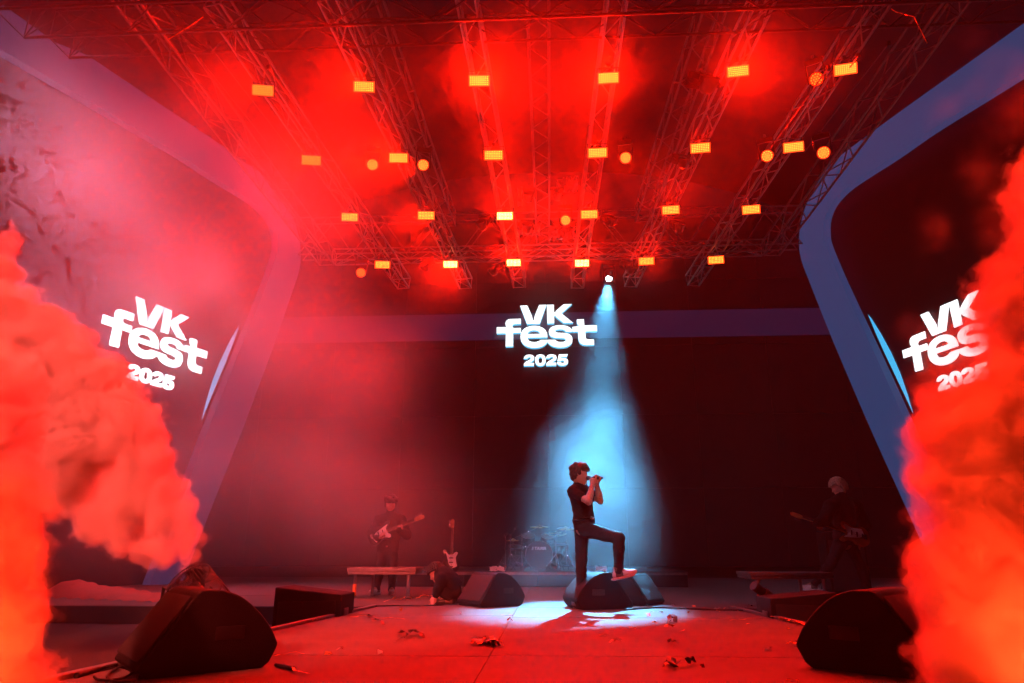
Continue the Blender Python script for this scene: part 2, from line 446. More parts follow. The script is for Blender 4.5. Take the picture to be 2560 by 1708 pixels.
# side screens
for s, nm in ((-1, 'left'), (1, 'right')):
    q0, uu, nn = side_frame(s)
    root = thing('side_screen', f'dark angled LED screen with tilted white logo, {nm} side of the stage', 'screen', q0)
    def L3(a, z, h, uu=uu, nn=nn): return uu * a + nn * h + V((0, 0, z))
    mid = [((a[0] + b[0]) / 2, (a[1] + b[1]) / 2) for a, b in zip(OS, IS)]
    far = -20.
    mb = MB(); poly = mid + [(far, 0), (far, mid[0][1])]
    mb.prism(poly, (-.35, -.12), L3); mb.build('screen_face', M['screen'], root)
    mb = MB(); n_ = len(OS); vs = []
    for h in (.0, .22):
        vs += [L3(a, z, h) for a, z in OS] + [L3(a, z, h) for a, z in IS]
    fs = []
    for i in range(n_ - 1):
        fs += [(2 * n_ + i, 2 * n_ + i + 1, 3 * n_ + i + 1, 3 * n_ + i), (i, n_ + i, n_ + i + 1, i + 1), (i, i + 1, 2 * n_ + i + 1, 2 * n_ + i), (n_ + i, 3 * n_ + i, 3 * n_ + i + 1, n_ + i + 1)]
    mb.add(vs, fs); mb.build('ribbon_border', M['ribbon'] if s > 0 else M['ribbon_left'], root)
    # bright crescent of the picture that peeks out beside the border
    ca = [to_side(*p) for p in ((2160, 786), (2178, 830), (2200, 880), (2225, 933), (2250, 986), (2272, 1034))]
    cb = [to_side(*p) for p in ((2176, 800), (2205, 835), (2234, 882), (2254, 930), (2268, 985), (2276, 1036))]
    cb = [(x + (xa - x) * .42, z + (za - z) * .42) for (x, z), (xa, za) in zip(cb, ca)]
    mb = MB(); kk = len(ca); mb.add([L3(a - .02, z, -.1) for a, z in ca] + [L3(a, z, -.1) for a, z in cb], [(i, i + 1, kk + i + 1, kk + i) for i in range(kk - 1)])
    mb.build('cyan_crescent', M['crescent'] if 'crescent' in M else M.setdefault('crescent', glow('screen_bright_cyan', (.04, .55, 1), .9)), root)
    if s > 0: la, lb, lt, lc = (2257, 880), (2546, 790), (2303, 789), (2400, 850)
    else: la, lb, lt, lc = (256, 799), (517, 887), (336, 750), (387, 843)
    def ts(px, py):
        q = PP(px, py, q0 + nn * -.05, nn); return (q - q0).dot(uu), q.z
    a_, b_ = ts(*la), ts(*lb)
    sx = abs(b_[0] - a_[0]) / 2089
    cx = (a_[0] + b_[0]) / 2; cz = (a_[1] + b_[1]) / 2 + 165 * sx * .0
    right = uu if s < 0 else -uu
    mt = Matrix(((right.x, 0, nn.x, 0), (right.y, 0, nn.y, 0), (0, 1, 0, 0), (0, 0, 0, 1)))
    cen = uu * cx + V((0, 0, cz)) + nn * -.05
    sy = sx * 1.0
    cen.z -= (800 - 640) * sy
    logo(root, Matrix.Translation(cen) @ mt, sx, sy, .015, False, 'logo_left' if s < 0 else 'logo_white')

# ------------------------------------------------------------------ roof rig
def truss(name, label, A, B, w, h, seg, r=.024, rb=.012, m=None, group=None, up=V((0, 0, 1)), faces='bsd', cat='truss'):
    m = m or M['alu']; A = V(A); B = V(B); d = (B - A).normalized(); L = (B - A).length
    side = d.cross(up).normalized(); uv = side.cross(d)
    root = thing(name, label, cat, A, group=group)
    def c(t, i, j): return d * t + side * (i * w / 2) + uv * (j * h / 2)
    for i in (-1, 1):
        for j in (-1, 1): stick(root, 'chord', c(0, i, j), c(L, i, j), r, m)
    n = max(2, round(L / seg)); st = L / n
    for k in range(n):
        a, b = k * st, (k + 1) * st; f = 1 if k % 2 == 0 else -1
        if 'b' in faces: stick(root, 'brace', c(a, -f, -1), c(b, f, -1), rb, m, 6)
        if 's' in faces:
            for i in (-1, 1): stick(root, 'brace', c(a, i, -f), c(b, i, f), rb, m, 6)
        if 't' in faces: stick(root, 'brace', c(a, f, 1), c(b, -f, 1), rb, m, 6)
    if 'd' in faces:
        for t in (0, L):
            stick(root, 'end_bar', c(t, -1, -1), c(t, 1, -1), rb, m, 6); stick(root, 'end_bar', c(t, -1, 1), c(t, 1, 1), rb, m, 6)
            stick(root, 'end_bar', c(t, -1, -1), c(t, -1, 1), rb, m, 6); stick(root, 'end_bar', c(t, 1, -1), c(t, 1, 1), rb, m, 6)
    return root
ROWS = [(9.93, [(657, 226), (910, 217), (1198, 202), (1521, 195), (1845, 178), (2114, 173)]),
        (11.3, [(778, 401), (996, 395), (1234, 388), (1494, 382), (1751, 370), (1984, 368)]),
        (13.1, [(874, 543), (1065, 539), (1262, 540), (1473, 536), (1677, 525), (1878, 524)]),
        (15.0, [(956, 662), (1126, 661), (1284, 657), (1455, 658), (1616, 653), (1790, 650)])]
ORD = ['first', 'second', 'third', 'fourth', 'fifth', 'sixth']
PAN = [[P(a, b, Y) for a, b in ps] for Y, ps in ROWS]
for ci in range(6):
    a = PAN[0][ci]; b = PAN[3][ci]; d = (b - a) / (b.y - a.y)
    off = V((0, .12, .34))
    truss('light_truss', f'silver sloping light truss, {ORD[ci]} from the left of the six', a + d * (-1.5) + off, b + d * 1.25 + off, .3, .3, .42, group='sloping light trusses')
# cross trusses
z = P(1371, 72, 9.2).z
truss('roof_truss', 'dark cross truss above the front row of red LED panels', (-8.2, 9.2, z + .28), (8.2, 9.2, z + .28), .5, .56, .62, .024, .012, M['alu_shaded'], faces='bsd', group='roof trusses')
z = P(1371, 18, 8.2).z
truss('roof_truss', 'dark cross truss along the top edge of the picture', (-8.2, 8.2, z + .45), (8.2, 8.2, z + .45), .6, .7, .8, .024, .012, M['alu_shaded'], faces='bsd', group='roof trusses')
z = P(1371, 640, 16.4).z
truss('roof_truss', 'silver cross truss behind the rearmost row of LED panels', (-5.6, 16.4, z + .1), (5.6, 16.4, z + .1), .3, .32, .5, .022, .012, faces='bsd', group='roof trusses')
z = P(1371, 600, 17.6).z
truss('roof_truss', 'tall faint cross truss at the very back of the roof', (-7, 17.6, z + .2), (7, 17.6, z + .2), .4, 1.15, .8, .025, .016, M['alu_dull'], faces='s', group='roof trusses')
truss('roof_truss', 'long middle roof truss running to the back above centre stage', (-.06, 8.6, 9.62), (-.06, 18.6, 9.62), .37, .37, .42, .026, .014, M['alu_dull'], faces='bsd', group='roof trusses')
for s, nm in ((-1, 'left'), (1, 'right')):
    truss('roof_truss', f'long roof truss running to the back, inner {nm} one', (s * 3.0, 8.6, 9.75), (s * 2.75, 17.5, 9.75), .4, .4, .5, .026, .014, M['alu_dull'], faces='bsd', group='roof trusses')
    truss('roof_truss', f'long roof truss running to the back, outer {nm} one', (s * 6.4, 7.2, 9.0), (s * 6.0, 17, 8.4), .4, .4, .6, .026, .014, M['alu_dull'], faces='bsd', group='roof trusses')
    for q in range(4):
        st = P(1371 + s * (700 + 75 * q), 170 - 30 * q, 9.0 + .6 * q); en = P(1371 + s * (520 + 60 * q), 420 - 20 * q, 12.5 + .7 * q)
        nmz = ['innermost', 'second', 'third', 'outermost'][q]
        rt = thing('hanging_bar', f'thin slanted steel stay wire under the {nm} roof edge, {nmz} of four', 'stay wire', st, group='roof stays')
        stick(rt, 'wire', (0, 0, 0), en - st, .012, M['alu_dull'], 6)
        cl = MB(); cl.box((0, 0, 0), (.05, .05, .08)); cl.build('clamp', M['black'], rt)

# red LED panels (one built, the rest copied)
def hexes(mb, pts, r, n=6, y=0):
    for x, z in pts:
        vs = [(x, y - .004, z)] + [(x + r * math.cos(2 * math.pi * k / n), y, z + r * math.sin(2 * math.pi * k / n)) for k in range(n)]
        mb.add(vs, [(0, 1 + k, 1 + (k + 1) % n) for k in range(n)])
def make_panel():
    root = thing('led_panel', 'x', 'stage light', group='red LED panels in four rows')
    mb = MB(); mb.box((0, .055, 0), (.355, .09, .172)); mb.build('housing', M['plastic'], root, bevel=.008)
    mb = MB(); mb.box((0, .007, 0), (.362, .006, .18)); mb.build('lens_plate', M['led_halo_plate'], root)  # plate oversized and emissive to give a red halo rim
    mb = MB(); hexes(mb, [((i - 4.5) * .0325, (j - 2) * .0305) for i in range(10) for j in range(5)], .0105)
    tag(mb.build('led_grid', M['led_red'], root), kind='stuff')
    mb = MB()
    for s in (-1, 1): mb.box((s * .187, .06, .07), (.008, .035, .2))
    mb.box((0, .06, .172), (.382, .035, .008)); mb.box((0, .06, .205), (.05, .05, .06))
    mb.build('yoke', M['black'], root)
    for k in range(6):
        pass
    mb = MB()
    for k in range(9): mb.box(((k - 4) * .036, .118, 0), (.006, .04, .14))
    tag(mb.build('cooling_fins', M['plastic'], root), kind='stuff')
    return root
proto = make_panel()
ROWN = ['front', 'second', 'third', 'rear']
BRI = [[.55, .8, .95, .9, .85, .7], [.6, .9, .95, .9, .8, .75], [.75, .9, 1.5, 1.0, .9, .85], [.9, 1.5, 1.6, 1.6, 1.15, 1.0]]
led_mesh = [o for o in proto.children if o.name.startswith('led_grid')][0].data
led_hot = led_mesh.copy(); led_hot.materials[0] = M['led_hot']
led_dim = led_mesh.copy(); led_dim.materials[0] = M['led_dim']
for ri in range(4):
    for ci in range(6):
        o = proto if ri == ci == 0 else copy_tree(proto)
        p = PAN[ri][ci]; o.location = p
        o['label'] = f'glowing red LED panel, {ORD[ci]} from the left in the {ROWN[ri]} row'
        f = (V((p.x * .55, -2, 1.2)) - p); f.z *= .75
        o.rotation_euler = f.to_track_quat('-Y', 'Z').to_euler()
        b = BRI[ri][ci]
        for ch in o.children:
            if ch.name.startswith('led_grid'): ch.data = led_hot if b > 1.3 else led_dim if b < .7 else led_mesh
        f.normalize()
        lamp('panel_light', p + f * .07, p + (V((-1.5, -4, -5.5)) if ci < 2 and ri > 1 else V((-3.2 if ci < 2 else p.x * -.03, -6, -5.6 if ri == 0 and ci > 1 else -2.6 if ci < 2 else -1.2))), K_PANEL * b * (3.3 if ri == 0 and ci > 1 else 1) * (1.25 if ci < 2 else .45 if ci > 3 else 1), RED, 100 if ri == 0 or ci < 2 else 84, .8, .08)
# round moving lights
def make_round(lit=True):
    root = thing('moving_light', 'x', 'stage light', group='round moving lights under the roof')
    Ry = Matrix.Rotation(R(90), 4, 'X')
    mb = MB(); mb.lathe([(.112, 0), (.118, .012), (.118, .05), (.105, .1), (.085, .17), (.05, .2)], 28, Matrix.Rotation(R(-90), 4, 'X')); mb.build('head', M['plastic'], root)
    mb = MB(); mb.lathe([(.112, -.004), (.112, .004)], 28, Matrix.Rotation(R(-90), 4, 'X')); mb.build('lens_plate', M['led_halo_plate_dim'] if lit else M['lacquer'], root)
    if lit:
        pts = [(0, 0)] + [(.041 * math.cos(k * math.pi / 3), .041 * math.sin(k * math.pi / 3)) for k in range(6)] + [(.08 * math.cos(k * math.pi / 6), .08 * math.sin(k * math.pi / 6)) for k in range(12)]
        mb = MB(); hexes(mb, pts, .0125, 8, -.008); tag(mb.build('led_cluster', M['led_red'], root), kind='stuff')
    for s in (-1, 1):
        mb = MB(); mb.box((s * .135, .09, .1), (.022, .06, .3)); mb.build('yoke_arm', M['plastic'], root, bevel=.006)
    mb = MB(); mb.box((0, .09, .29), (.29, .19, .09)); mb.build('base', M['plastic'], root, bevel=.012)
    mb = MB(); mb.box((0, .09, .36), (.04, .05, .07)); mb.build('clamp', M['alu_dull'], root)
    return root
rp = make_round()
RND = [(931, 412, 11.6, 2.2, 'in the second row, left of the second LED column'), (1058, 413, 11.6, 2.0, 'in the second row, right of the second LED column'),
       (1564, 395, 11.6, .9, 'in the second row, right of the fourth LED column'), (1918, 390, 11.2, .7, 'left of the sixth LED column in the second row'),
       (2059, 382, 10.8, .5, 'beside the right blue ribbon, right of the sixth LED column'), (2041, 198, 9.8, .25, 'left of the rightmost front LED panel'),
       (1414, 551, 13.2, .8, 'between the middle LED columns in the third row'), (902, 682, 14.6, .12, 'dim, below left of the rear row of LED panels')]
for i, (px, py, Y, b, wh) in enumerate(RND):
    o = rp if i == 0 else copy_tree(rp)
    p = P(px, py, Y); o.location = p; o['label'] = 'round red moving light ' + wh
    f = EYE + V((-p.x * .2, 0, .3)) - p; o.rotation_euler = f.to_track_quat('-Y', 'Z').to_euler()
    for ch in o.children:
        if ch.name.startswith('led_cluster') and b < .5:
            ch.data = ch.data.copy(); ch.data.materials[0] = M['led_dim']
    f.normalize()
    if b > .2: lamp('moving_light_beam', p + f * .06, p + f * 5 + V((-4.5 if i < 2 else 0, 0, -.4)), K_ROUND * b, RED, 70 if i < 2 else 60, .8, .08)
o = [x for x in bpy.data.objects if x.name.startswith('moving_light_beam')]
dk = make_round(False)
DRK = [(1202, 554, 13.3, -20, 'left of the third LED column, third row'), (1318, 560, 13.4, 5, 'just left of the middle roof truss'), (1531, 544, 13.3, 20, 'right of the fourth LED column, third row'),
       (1322, 483, 14.5, 0, 'hanging behind the middle roof truss, left'), (1393, 478, 14.5, 0, 'hanging behind the middle roof truss, right'), (1230, 669, 15.2, -30, 'left of the third rear LED panel'),
       (1580, 665, 15.2, 25, 'between the fourth and fifth rear LED panels'), (1776, 190, 10.2, 15, 'large, left of the fifth front LED panel'), (1700, 560, 13.6, 10, 'right of the fifth LED column, third row'),
       (1060, 660, 15.2, -15, 'between the first and second rear LED panels'), (1712, 395, 11.6, 15, 'left of the fifth LED panel, second row')]
for i, (px, py, Y, a, wh) in enumerate(DRK):
    o = dk if i == 0 else copy_tree(dk)
    p = P(px, py, Y); o.location = p; o.rotation_euler = (R(-40 - 5 * (i % 3)), 0, R(a)); o['label'] = 'unlit black moving light ' + wh
    k = 1.5 if 'large' in wh else 1.15 if 'behind' in wh else 1.
    o.scale = (k, k, k)
# crumpled rain covers hung beside the middle truss
def crumple(w, h, seed, n=12, amp=.09):
    rnd = random.Random(seed); vs = []; fs = []
    for j in range(n + 1):
        for i in range(n + 1):
            vs.append(((i / n - .5) * w + rnd.uniform(-.02, .02), rnd.uniform(-amp, amp), (j / n - .5) * h + rnd.uniform(-.02, .02)))
    for j in range(n):
        for i in range(n):
            k = j * (n + 1) + i; fs += [(k, k + 1, k + n + 2), (k, k + n + 2, k + n + 1)]
    back_ = [(x, y + .006, z) for x, y, z in vs]
    mb = MB(); mb.add(vs, fs); mb.add(back_, [f[::-1] for f in fs]); return mb
for i, (px, py, Y, w, h, wh) in enumerate([(1418, 462, 14.8, .5, .35, 'upper one, right of the middle roof truss'), (1405, 582, 14.2, .6, .35, 'below the round light near the centre'), (1322, 576, 14.2, .5, .25, 'left of the middle roof truss'), (1300, 490, 14.8, .12, .5, 'thin strip left of the middle roof truss')]):
    tag(crumple(w, h, i).build('rain_cover', M['plastic_sheet'], loc=P(px, py, Y)), 'crumpled clear plastic rain cover, ' + wh, 'plastic cover', 'rain covers in the rig')

# the white spot light and its beam
SP = P(1522, 697, 15.4)
sp = thing('spot_light', 'white spot light hanging below the rear truss, shining down on the singer', 'spot light', SP)
tgt = PZ(1432, 1524)
q = (tgt - SP).to_track_quat('-Z', 'Y').to_matrix().to_4x4()
mb = MB(); mb.lathe([(.075, 0), (.095, .02), (.1, .1), (.12, .2), (.12, .38), (.08, .42)], 24, q); mb.build('head', M['plastic'], sp)
mb = MB(); mb.lathe([(.07, -.006), (.07, 0.001)], 24, q); mb.build('lens', M['lens_white'], sp)
mb = MB(); mb.box((-.14, .05, .15), (.03, .1, .4)); mb.box((.14, .05, .15), (.03, .1, .4)); mb.box((0, .05, .36), (.32, .2, .06)); mb.build('yoke', M['plastic'], sp)
dsp = (tgt - SP).normalized()
lamp('spot_light_beam', SP + dsp * .03, tgt, K_SPOT, (.09, .54, 1), 18, 1.0, .05)

# red front lights on a truss above the audience pit, outside the picture
ft = truss('front_truss', 'silver truss with red front lights above the pit', (-6, -3.2, 7.2), (6, -3.2, 7.2), .3, .3, .5)
for i, (x, tx, ty, tz, b, an) in enumerate([(-5.6, -3.4, 5.2, 1.5, 4.4, 28), (-4.6, -3.1, 3.1, .8, .4, 15), (4.2, 2.6, 3.1, .7, 1.4, 16), (5.4, 2.9, 3.1, 1.8, 2.3, 18), (5.9, 3.0, 3.6, 3.6, 1.0, 22)]):
    o = copy_tree(rp); o.location = (x, -3.2, 6.75); o['label'] = f'red front light on the pit truss, {ORD[i]} from the left'; o['group'] = 'front lights on the pit truss'
    f = V((tx, ty, tz)) - o.location; o.rotation_euler = f.to_track_quat('-Y', 'Z').to_euler()
    f.normalize(); lamp('front_light_beam', o.location + f * .08, (tx, ty, tz), K_FRONT * b, (1, .085, .06) if i == 0 else RED_FRONT, an, .6, .1)  # first lamp paler, its colour including screen light on the left plume

# unseen lamp added at far left to brighten the haze, and a soft front light on the singer
wp_ = V((-9.9, 6.4, 8.6))
o = copy_tree(rp); o.location = wp_; o['label'] = 'added unseen pinkish light high on the left, brightening the haze'; o['group'] = 'white lights'
for ch in o.children:
    if ch.name.startswith('led_cluster'): ch.data = ch.data.copy(); ch.data.materials[0] = M['lens_white']
    if ch.name.startswith('lens_plate'): ch.data = ch.data.copy(); ch.data.materials[0] = M['plastic']
f = V((-4.0, 10.8, 2.6)) - wp_; o.rotation_euler = f.to_track_quat('-Y', 'Z').to_euler()
lamp('haze_fill_beam', wp_ + f.normalized() * .1, (-4.0, 10.8, 2.6), K_HAZE_FILL, (1, .5, .84), 58, 1.0, .45)
o = copy_tree(rp); o.location = (1.6, -3.2, 6.75); o['label'] = 'white front light in the middle of the pit truss'; o['group'] = 'white lights'
for ch in o.children:
    if ch.name.startswith('led_cluster'): ch.data = ch.data.copy(); ch.data.materials[0] = M['lens_white']
    if ch.name.startswith('lens_plate'): ch.data = ch.data.copy(); ch.data.materials[0] = M['plastic']
tg_ = P(1465, 1270, 9.0); f = tg_ - V(o.location); o.rotation_euler = f.to_track_quat('-Y', 'Z').to_euler()
lamp('front_white_beam', V(o.location) + f.normalized() * .08, tg_, K_FOH, (1, .8, .75), 7, .6, .06)

# ------------------------------------------------------------------ haze and smoke
mb = MB(); mb.box((0, 6, 6), (60, 44, 16.6))
hz = mb.build('haze', volume_mat('haze_air', D_HAZE, (.96, .96, .97), .25)); tag(hz, kind='stuff')
def smoke(name, label, blobs, res, m, amp=.5, sharp=3, nscale=1.2, vamp=0., vscale=2.5, k=.2, pad=.5, detail=7, step=0, lo_=None, hi_=None, inner=0, zmin=None, stretch=(1, 1, 1), rough=.58, shells=None, bias=0.):
    lo = V((min(b[0] - b[3] for b in blobs) - pad, min(b[1] - b[3] for b in blobs) - pad, min(b[2] - b[3] for b in blobs) - pad))
    hi = V((max(b[0] + b[3] for b in blobs) + pad, max(b[1] + b[3] for b in blobs) + pad, max(b[2] + b[3] for b in blobs) + pad))
    if lo_: lo = V([max(a, b) for a, b in zip(lo, lo_)])
    if hi_: hi = V([min(a, b) for a, b in zip(hi, hi_)])
    t = bpy.data.node_groups.new(name, 'GeometryNodeTree'); t.interface.new_socket('Geometry', in_out='OUTPUT', socket_type='NodeSocketGeometry')
    N = t.nodes.new; Lk = t.links.new
    out = N('NodeGroupOutput'); pos = N('GeometryNodeInputPosition')
    def mt(op, a, b=None, c_=None, clamp=False):
        n = N('ShaderNodeMath'); n.operation = op; n.use_clamp = clamp
        for i, x in enumerate((a, b, c_)):
            if x is None: continue
            if isinstance(x, (int, float)): n.inputs[i].default_value = x
            else: Lk(x, n.inputs[i])
        return n.outputs[0]
    # warp the position a little so that the lobes lose their roundness
    wn = N('ShaderNodeTexNoise'); wn.inputs['Scale'].default_value = nscale * .6; wn.inputs['Detail'].default_value = 2; Lk(pos.outputs[0], wn.inputs['Vector'])
    ws = N('ShaderNodeVectorMath'); ws.operation = 'SUBTRACT'; Lk(wn.outputs['Color'], ws.inputs[0]); ws.inputs[1].default_value = (.5, .5, .5)
    wm = N('ShaderNodeVectorMath'); wm.operation = 'MULTIPLY_ADD'; Lk(ws.outputs[0], wm.inputs[0]); wm.inputs[1].default_value = (amp, amp, amp); Lk(pos.outputs[0], wm.inputs[2])
    f = None
    for (x, y, z, r) in blobs:
        d = N('ShaderNodeVectorMath'); d.operation = 'DISTANCE'; Lk(wm.outputs[0], d.inputs[0]); d.inputs[1].default_value = (x, y, z)
        g = mt('MULTIPLY_ADD', d.outputs['Value'], -1, r)
        f = g if f is None else mt('SMOOTH_MAX', f, g, k)
    sc = N('ShaderNodeVectorMath'); sc.operation = 'MULTIPLY'; Lk(wm.outputs[0], sc.inputs[0]); sc.inputs[1].default_value = stretch
    no = N('ShaderNodeTexNoise'); no.inputs['Scale'].default_value = nscale; no.inputs['Detail'].default_value = detail; no.inputs['Roughness'].default_value = rough; Lk(sc.outputs[0], no.inputs['Vector'])
    f = mt('MULTIPLY_ADD', mt('SUBTRACT', no.outputs[0], .5), amp * 2, f)
    if vamp:
        vo = N('ShaderNodeTexVoronoi'); vo.inputs['Scale'].default_value = vscale; vo.inputs['Detail'].default_value = 2.5; vo.inputs['Roughness'].default_value = .55; Lk(wm.outputs[0], vo.inputs['Vector'])
        f = mt('MULTIPLY_ADD', mt('SUBTRACT', .45, vo.outputs['Distance']), vamp, f)
    if bias: f = mt('ADD', f, bias)
    f = mt('MULTIPLY', f, sharp, clamp=True)
    f = mt('MULTIPLY', f, f)
    if inner:
        n2 = N('ShaderNodeTexNoise'); n2.inputs['Scale'].default_value = nscale * .9; n2.inputs['Detail'].default_value = 3; Lk(sc.outputs[0], n2.inputs['Vector'])
        mr = N('ShaderNodeMapRange'); mr.inputs['From Min'].default_value = .5 - .25 / max(inner, .01) * .5; mr.inputs['From Max'].default_value = .5 + .2 / max(inner, .01) * .5
        Lk(n2.outputs[0], mr.inputs['Value']); f = mt('MULTIPLY', f, mr.outputs[0])
    vc = N('GeometryNodeVolumeCube'); Lk(f, vc.inputs['Density']); vc.inputs['Min'].default_value = lo; vc.inputs['Max'].default_value = hi
    for ax, i in zip('XYZ', range(3)): vc.inputs['Resolution ' + ax].default_value = max(8, int((hi[i] - lo[i]) / res))
    if shells:
        jn = N('GeometryNodeJoinGeometry')
        for th, mm in shells:
            vm = N('GeometryNodeVolumeToMesh'); Lk(vc.outputs[0], vm.inputs['Volume']); vm.inputs['Threshold'].default_value = th
            sm = N('GeometryNodeSetMaterial'); sm.inputs['Material'].default_value = mm; Lk(vm.outputs[0], sm.inputs[0]); Lk(sm.outputs[0], jn.inputs[0])
        Lk(jn.outputs[0], out.inputs[0])
        v = bpy.data.meshes.new(name)
        for th, mm in shells: v.materials.append(mm)
    else:
        sm = N('GeometryNodeSetMaterial'); sm.inputs['Material'].default_value = m; Lk(vc.outputs[0], sm.inputs[0]); Lk(sm.outputs[0], out.inputs[0])
        v = bpy.data.volumes.new(name); v.materials.append(m)
    o = bpy.data.objects.new(name, v); COL.objects.link(o)
    o.modifiers.new('smoke', 'NODES').node_group = t
    return tag(o, label, 'smoke', 'smoke on the stage', 'stuff')
def B(*pts): return [(*P(a, b, Y), r) for a, b, Y, r in pts]
SM = volume_mat('dense_smoke', 9, (.96, .93, .93), 0, True)
SH = [(t_, volume_mat('smoke_layer', d_, (.97, .95, .95))) for t_, d_ in ((.003, .8), (.03, 4.6), (.25, 9.0))]
SMT = volume_mat('thin_smoke', 2.2, (.96, .94, .94), 0, True)
smoke('smoke', 'thick smoke billowing up left from the tilted cage fan',
      B((505, 1445, 5.2, .07), (478, 1405, 5.2, .13), (455, 1350, 5.2, .17), (425, 1290, 5.2, .22), (395, 1225, 5.2, .24), (365, 1150, 5.2, .26), (330, 1080, 5.2, .3), (300, 1010, 5.2, .26), (240, 960, 5.2, .3), (170, 900, 5.2, .32), (90, 850, 5.2, .32), (40, 780, 5.2, .28), (-10, 700, 5.3, .25), (220, 1080, 5.3, .42), (330, 1250, 5.3, .33), (400, 1370, 5.2, .2), (100, 1030, 5.3, .45), (150, 1180, 5.3, .38), (30, 620, 5.3, .16), (300, 1330, 5.3, .2), (230, 1290, 5.35, .22), (-60, 900, 5.3, .5), (-60, 1150, 5.3, .5)),
      .019, SM, .2, 5.5, 3.2, .13, 6, .08, .25, rough=.68, shells=SH, bias=.06, lo_=(-5.2, 0, -.2))
smoke('smoke', 'bright smoke column at the left edge of the picture',
      B((30, 1720, 3.2, .22), (25, 1600, 3.2, .2), (40, 1500, 3.2, .2), (40, 1400, 3.2, .2), (20, 1300, 3.2, .22), (0, 1200, 3.2, .24), (-30, 1090, 3.2, .26), (-60, 960, 3.2, .3), (110, 1720, 3.15, .1)),
      .018, SM, .15, 6, 3.8, .09, 8, .06, .2, rough=.68, shells=SH, bias=.03, lo_=(-3.6, 0, -.5))
smoke('smoke', 'tall bright smoke column at the right edge of the picture',
      B((2440, 1740, 3.1, .28), (2420, 1640, 3.1, .26), (2440, 1560, 3.1, .26), (2440, 1470, 3.1, .3), (2440, 1380, 3.1, .3), (2450, 1280, 3.1, .31), (2440, 1180, 3.1, .32), (2430, 1110, 3.1, .3), (2680, 990, 3.1, .36), (2620, 620, 3.1, .26), (2570, 530, 3.1, .16), (2640, 450, 3.1, .24), (2680, 800, 3.1, .45), (2660, 1100, 3.1, .5), (2260, 1480, 3.4, .06), (2330, 1430, 3.3, .12), (2640, 1400, 3.1, .5)),
      .018, SM, .17, 6, 3.8, .1, 8, .07, .2, rough=.68, shells=SH, bias=.03, hi_=(3.9, 9, 9))
SMV = volume_mat('veil_smoke', 2.4, (.96, .93, .93), 0, True)
smoke('smoke', 'thin smoke at the top of the right column, veiling the right logo',
      B((2380, 1030, 3.1, .28), (2370, 950, 3.1, .28), (2340, 880, 3.1, .22), (2290, 830, 3.1, .1), (2440, 870, 3.1, .28), (2500, 780, 3.1, .18), (2520, 930, 3.1, .3), (2540, 700, 3.1, .22), (2560, 610, 3.1, .22), (2530, 520, 3.1, .18)),
      .026, SMV, .12, 6, 3.0, .1, 5, .09, .2, hi_=(3.9, 9, 9))
smoke('smoke', 'loose wisps of smoke over the right blue ribbon',
      B((2360, 270, 3.6, .14), (2430, 90, 3.6, .12), (2520, 210, 3.6, .2), (2500, 330, 3.6, .17), (2470, 430, 3.5, .16), (2340, 570, 3.5, .1), (2300, 1240, 3.5, .08), (2270, 1330, 3.5, .1), (2440, 160, 3.6, .1), (2555, 300, 3.5, .2)),
      .024, SMT, .32, 4, 3.2, 0, 4, .1, .35, inner=.8)
SML = volume_mat('wisp_smoke', 1.1, (.97, .95, .95), 0, True)
smoke('smoke', 'small wisps of smoke drifting over the left logo screen',
      B((330, 950, 5.0, .14), (390, 985, 5.0, .1), (310, 900, 5, .12), (130, 745, 5.0, .1)),
      .024, SML, .16, 4, 4.0, .05, 6, .08, .3)
BANK = volume_mat('smoke_bank', .4, (.96, .95, .96), .1, True)
smoke('smoke', 'broad bank of thin smoke drifting along the left side of the stage',
      B((100, 900, 8.5, 2.7), (420, 700, 9.5, 2.7), (680, 850, 10.5, 2.6), (500, 1150, 9.5, 2.4), (800, 1150, 11.5, 2.4), (250, 450, 8.5, 2.5), (1000, 1230, 12, 1.9), (720, 500, 10, 2.2), (860, 380, 10, 1.9), (900, 950, 12, 2.2), (300, 1250, 8.8, 2.0), (500, 250, 8.6, 1.7), (150, 200, 7.4, 1.6), (350, 330, 7.8, 1.6), (930, 1270, 10.6, 1.6)),
      .4, BANK, 1.1, .4, .55, 0, 1, .8, 1.3, 4, lo_=(-10.5, 5.2, -.5))
ROOFS = None
RSH = [(t_, volume_mat('roof_smoke', d_, (.96, .95, .95), .5)) for t_, d_ in ((.005, .005), (.05, .008), (.16, .013), (.4, .02))]  # forward scatter makes lamp halos in place of lens bloom
smoke('smoke', 'layer of thin smoke under the roof, thickened to give the red lamps halos',
      [(x, y, 7.6 - .12 * (y - 10) + dz, r) for x, y, dz, r in ((-3.5, 9, .3, 2.3), (0, 9, .5, 2.0), (3.2, 9, .5, 1.8), (-3, 11.5, .1, 2.2), (0, 11.5, .2, 2.0), (2.6, 11.5, .2, 1.8), (-2, 14, .1, 1.9), (0, 14, 0, 1.8), (2, 14, .1, 1.7), (-5.2, 9.5, 0, 2.0), (-6.4, 8, .4, 1.8), (-7.5, 7, .6, 1.5), (0, 16, 0, 1.5), (-2.6, 15.5, 0, 1.4), (2.6, 15.5, 0, 1.3))],
      .3, ROOFS, .5, .6, .6, 0, 1, .9, .9, 3, shells=RSH)
SCRS = volume_mat('screen_smoke', .9, (.97, .97, .98), .1, True)
smoke('smoke', 'pale smoke glowing in front of the left logo screen',
      [(*(PP(a, b, *[(q_ + side_frame(-1)[2] * h_) if i_ == 0 else q_ for i_, q_ in enumerate((side_frame(-1)[0], side_frame(-1)[2]))])), r) for a, b, h_, r in ((400, 760, .9, 1.3), (520, 700, 1.0, 1.1), (300, 700, .9, 1.1), (470, 900, 1.0, 1.0), (600, 800, 1.3, .9))],
      .3, SCRS, .6, .8, .7, 0, 1, .5, .8, 4)
PUFF = None
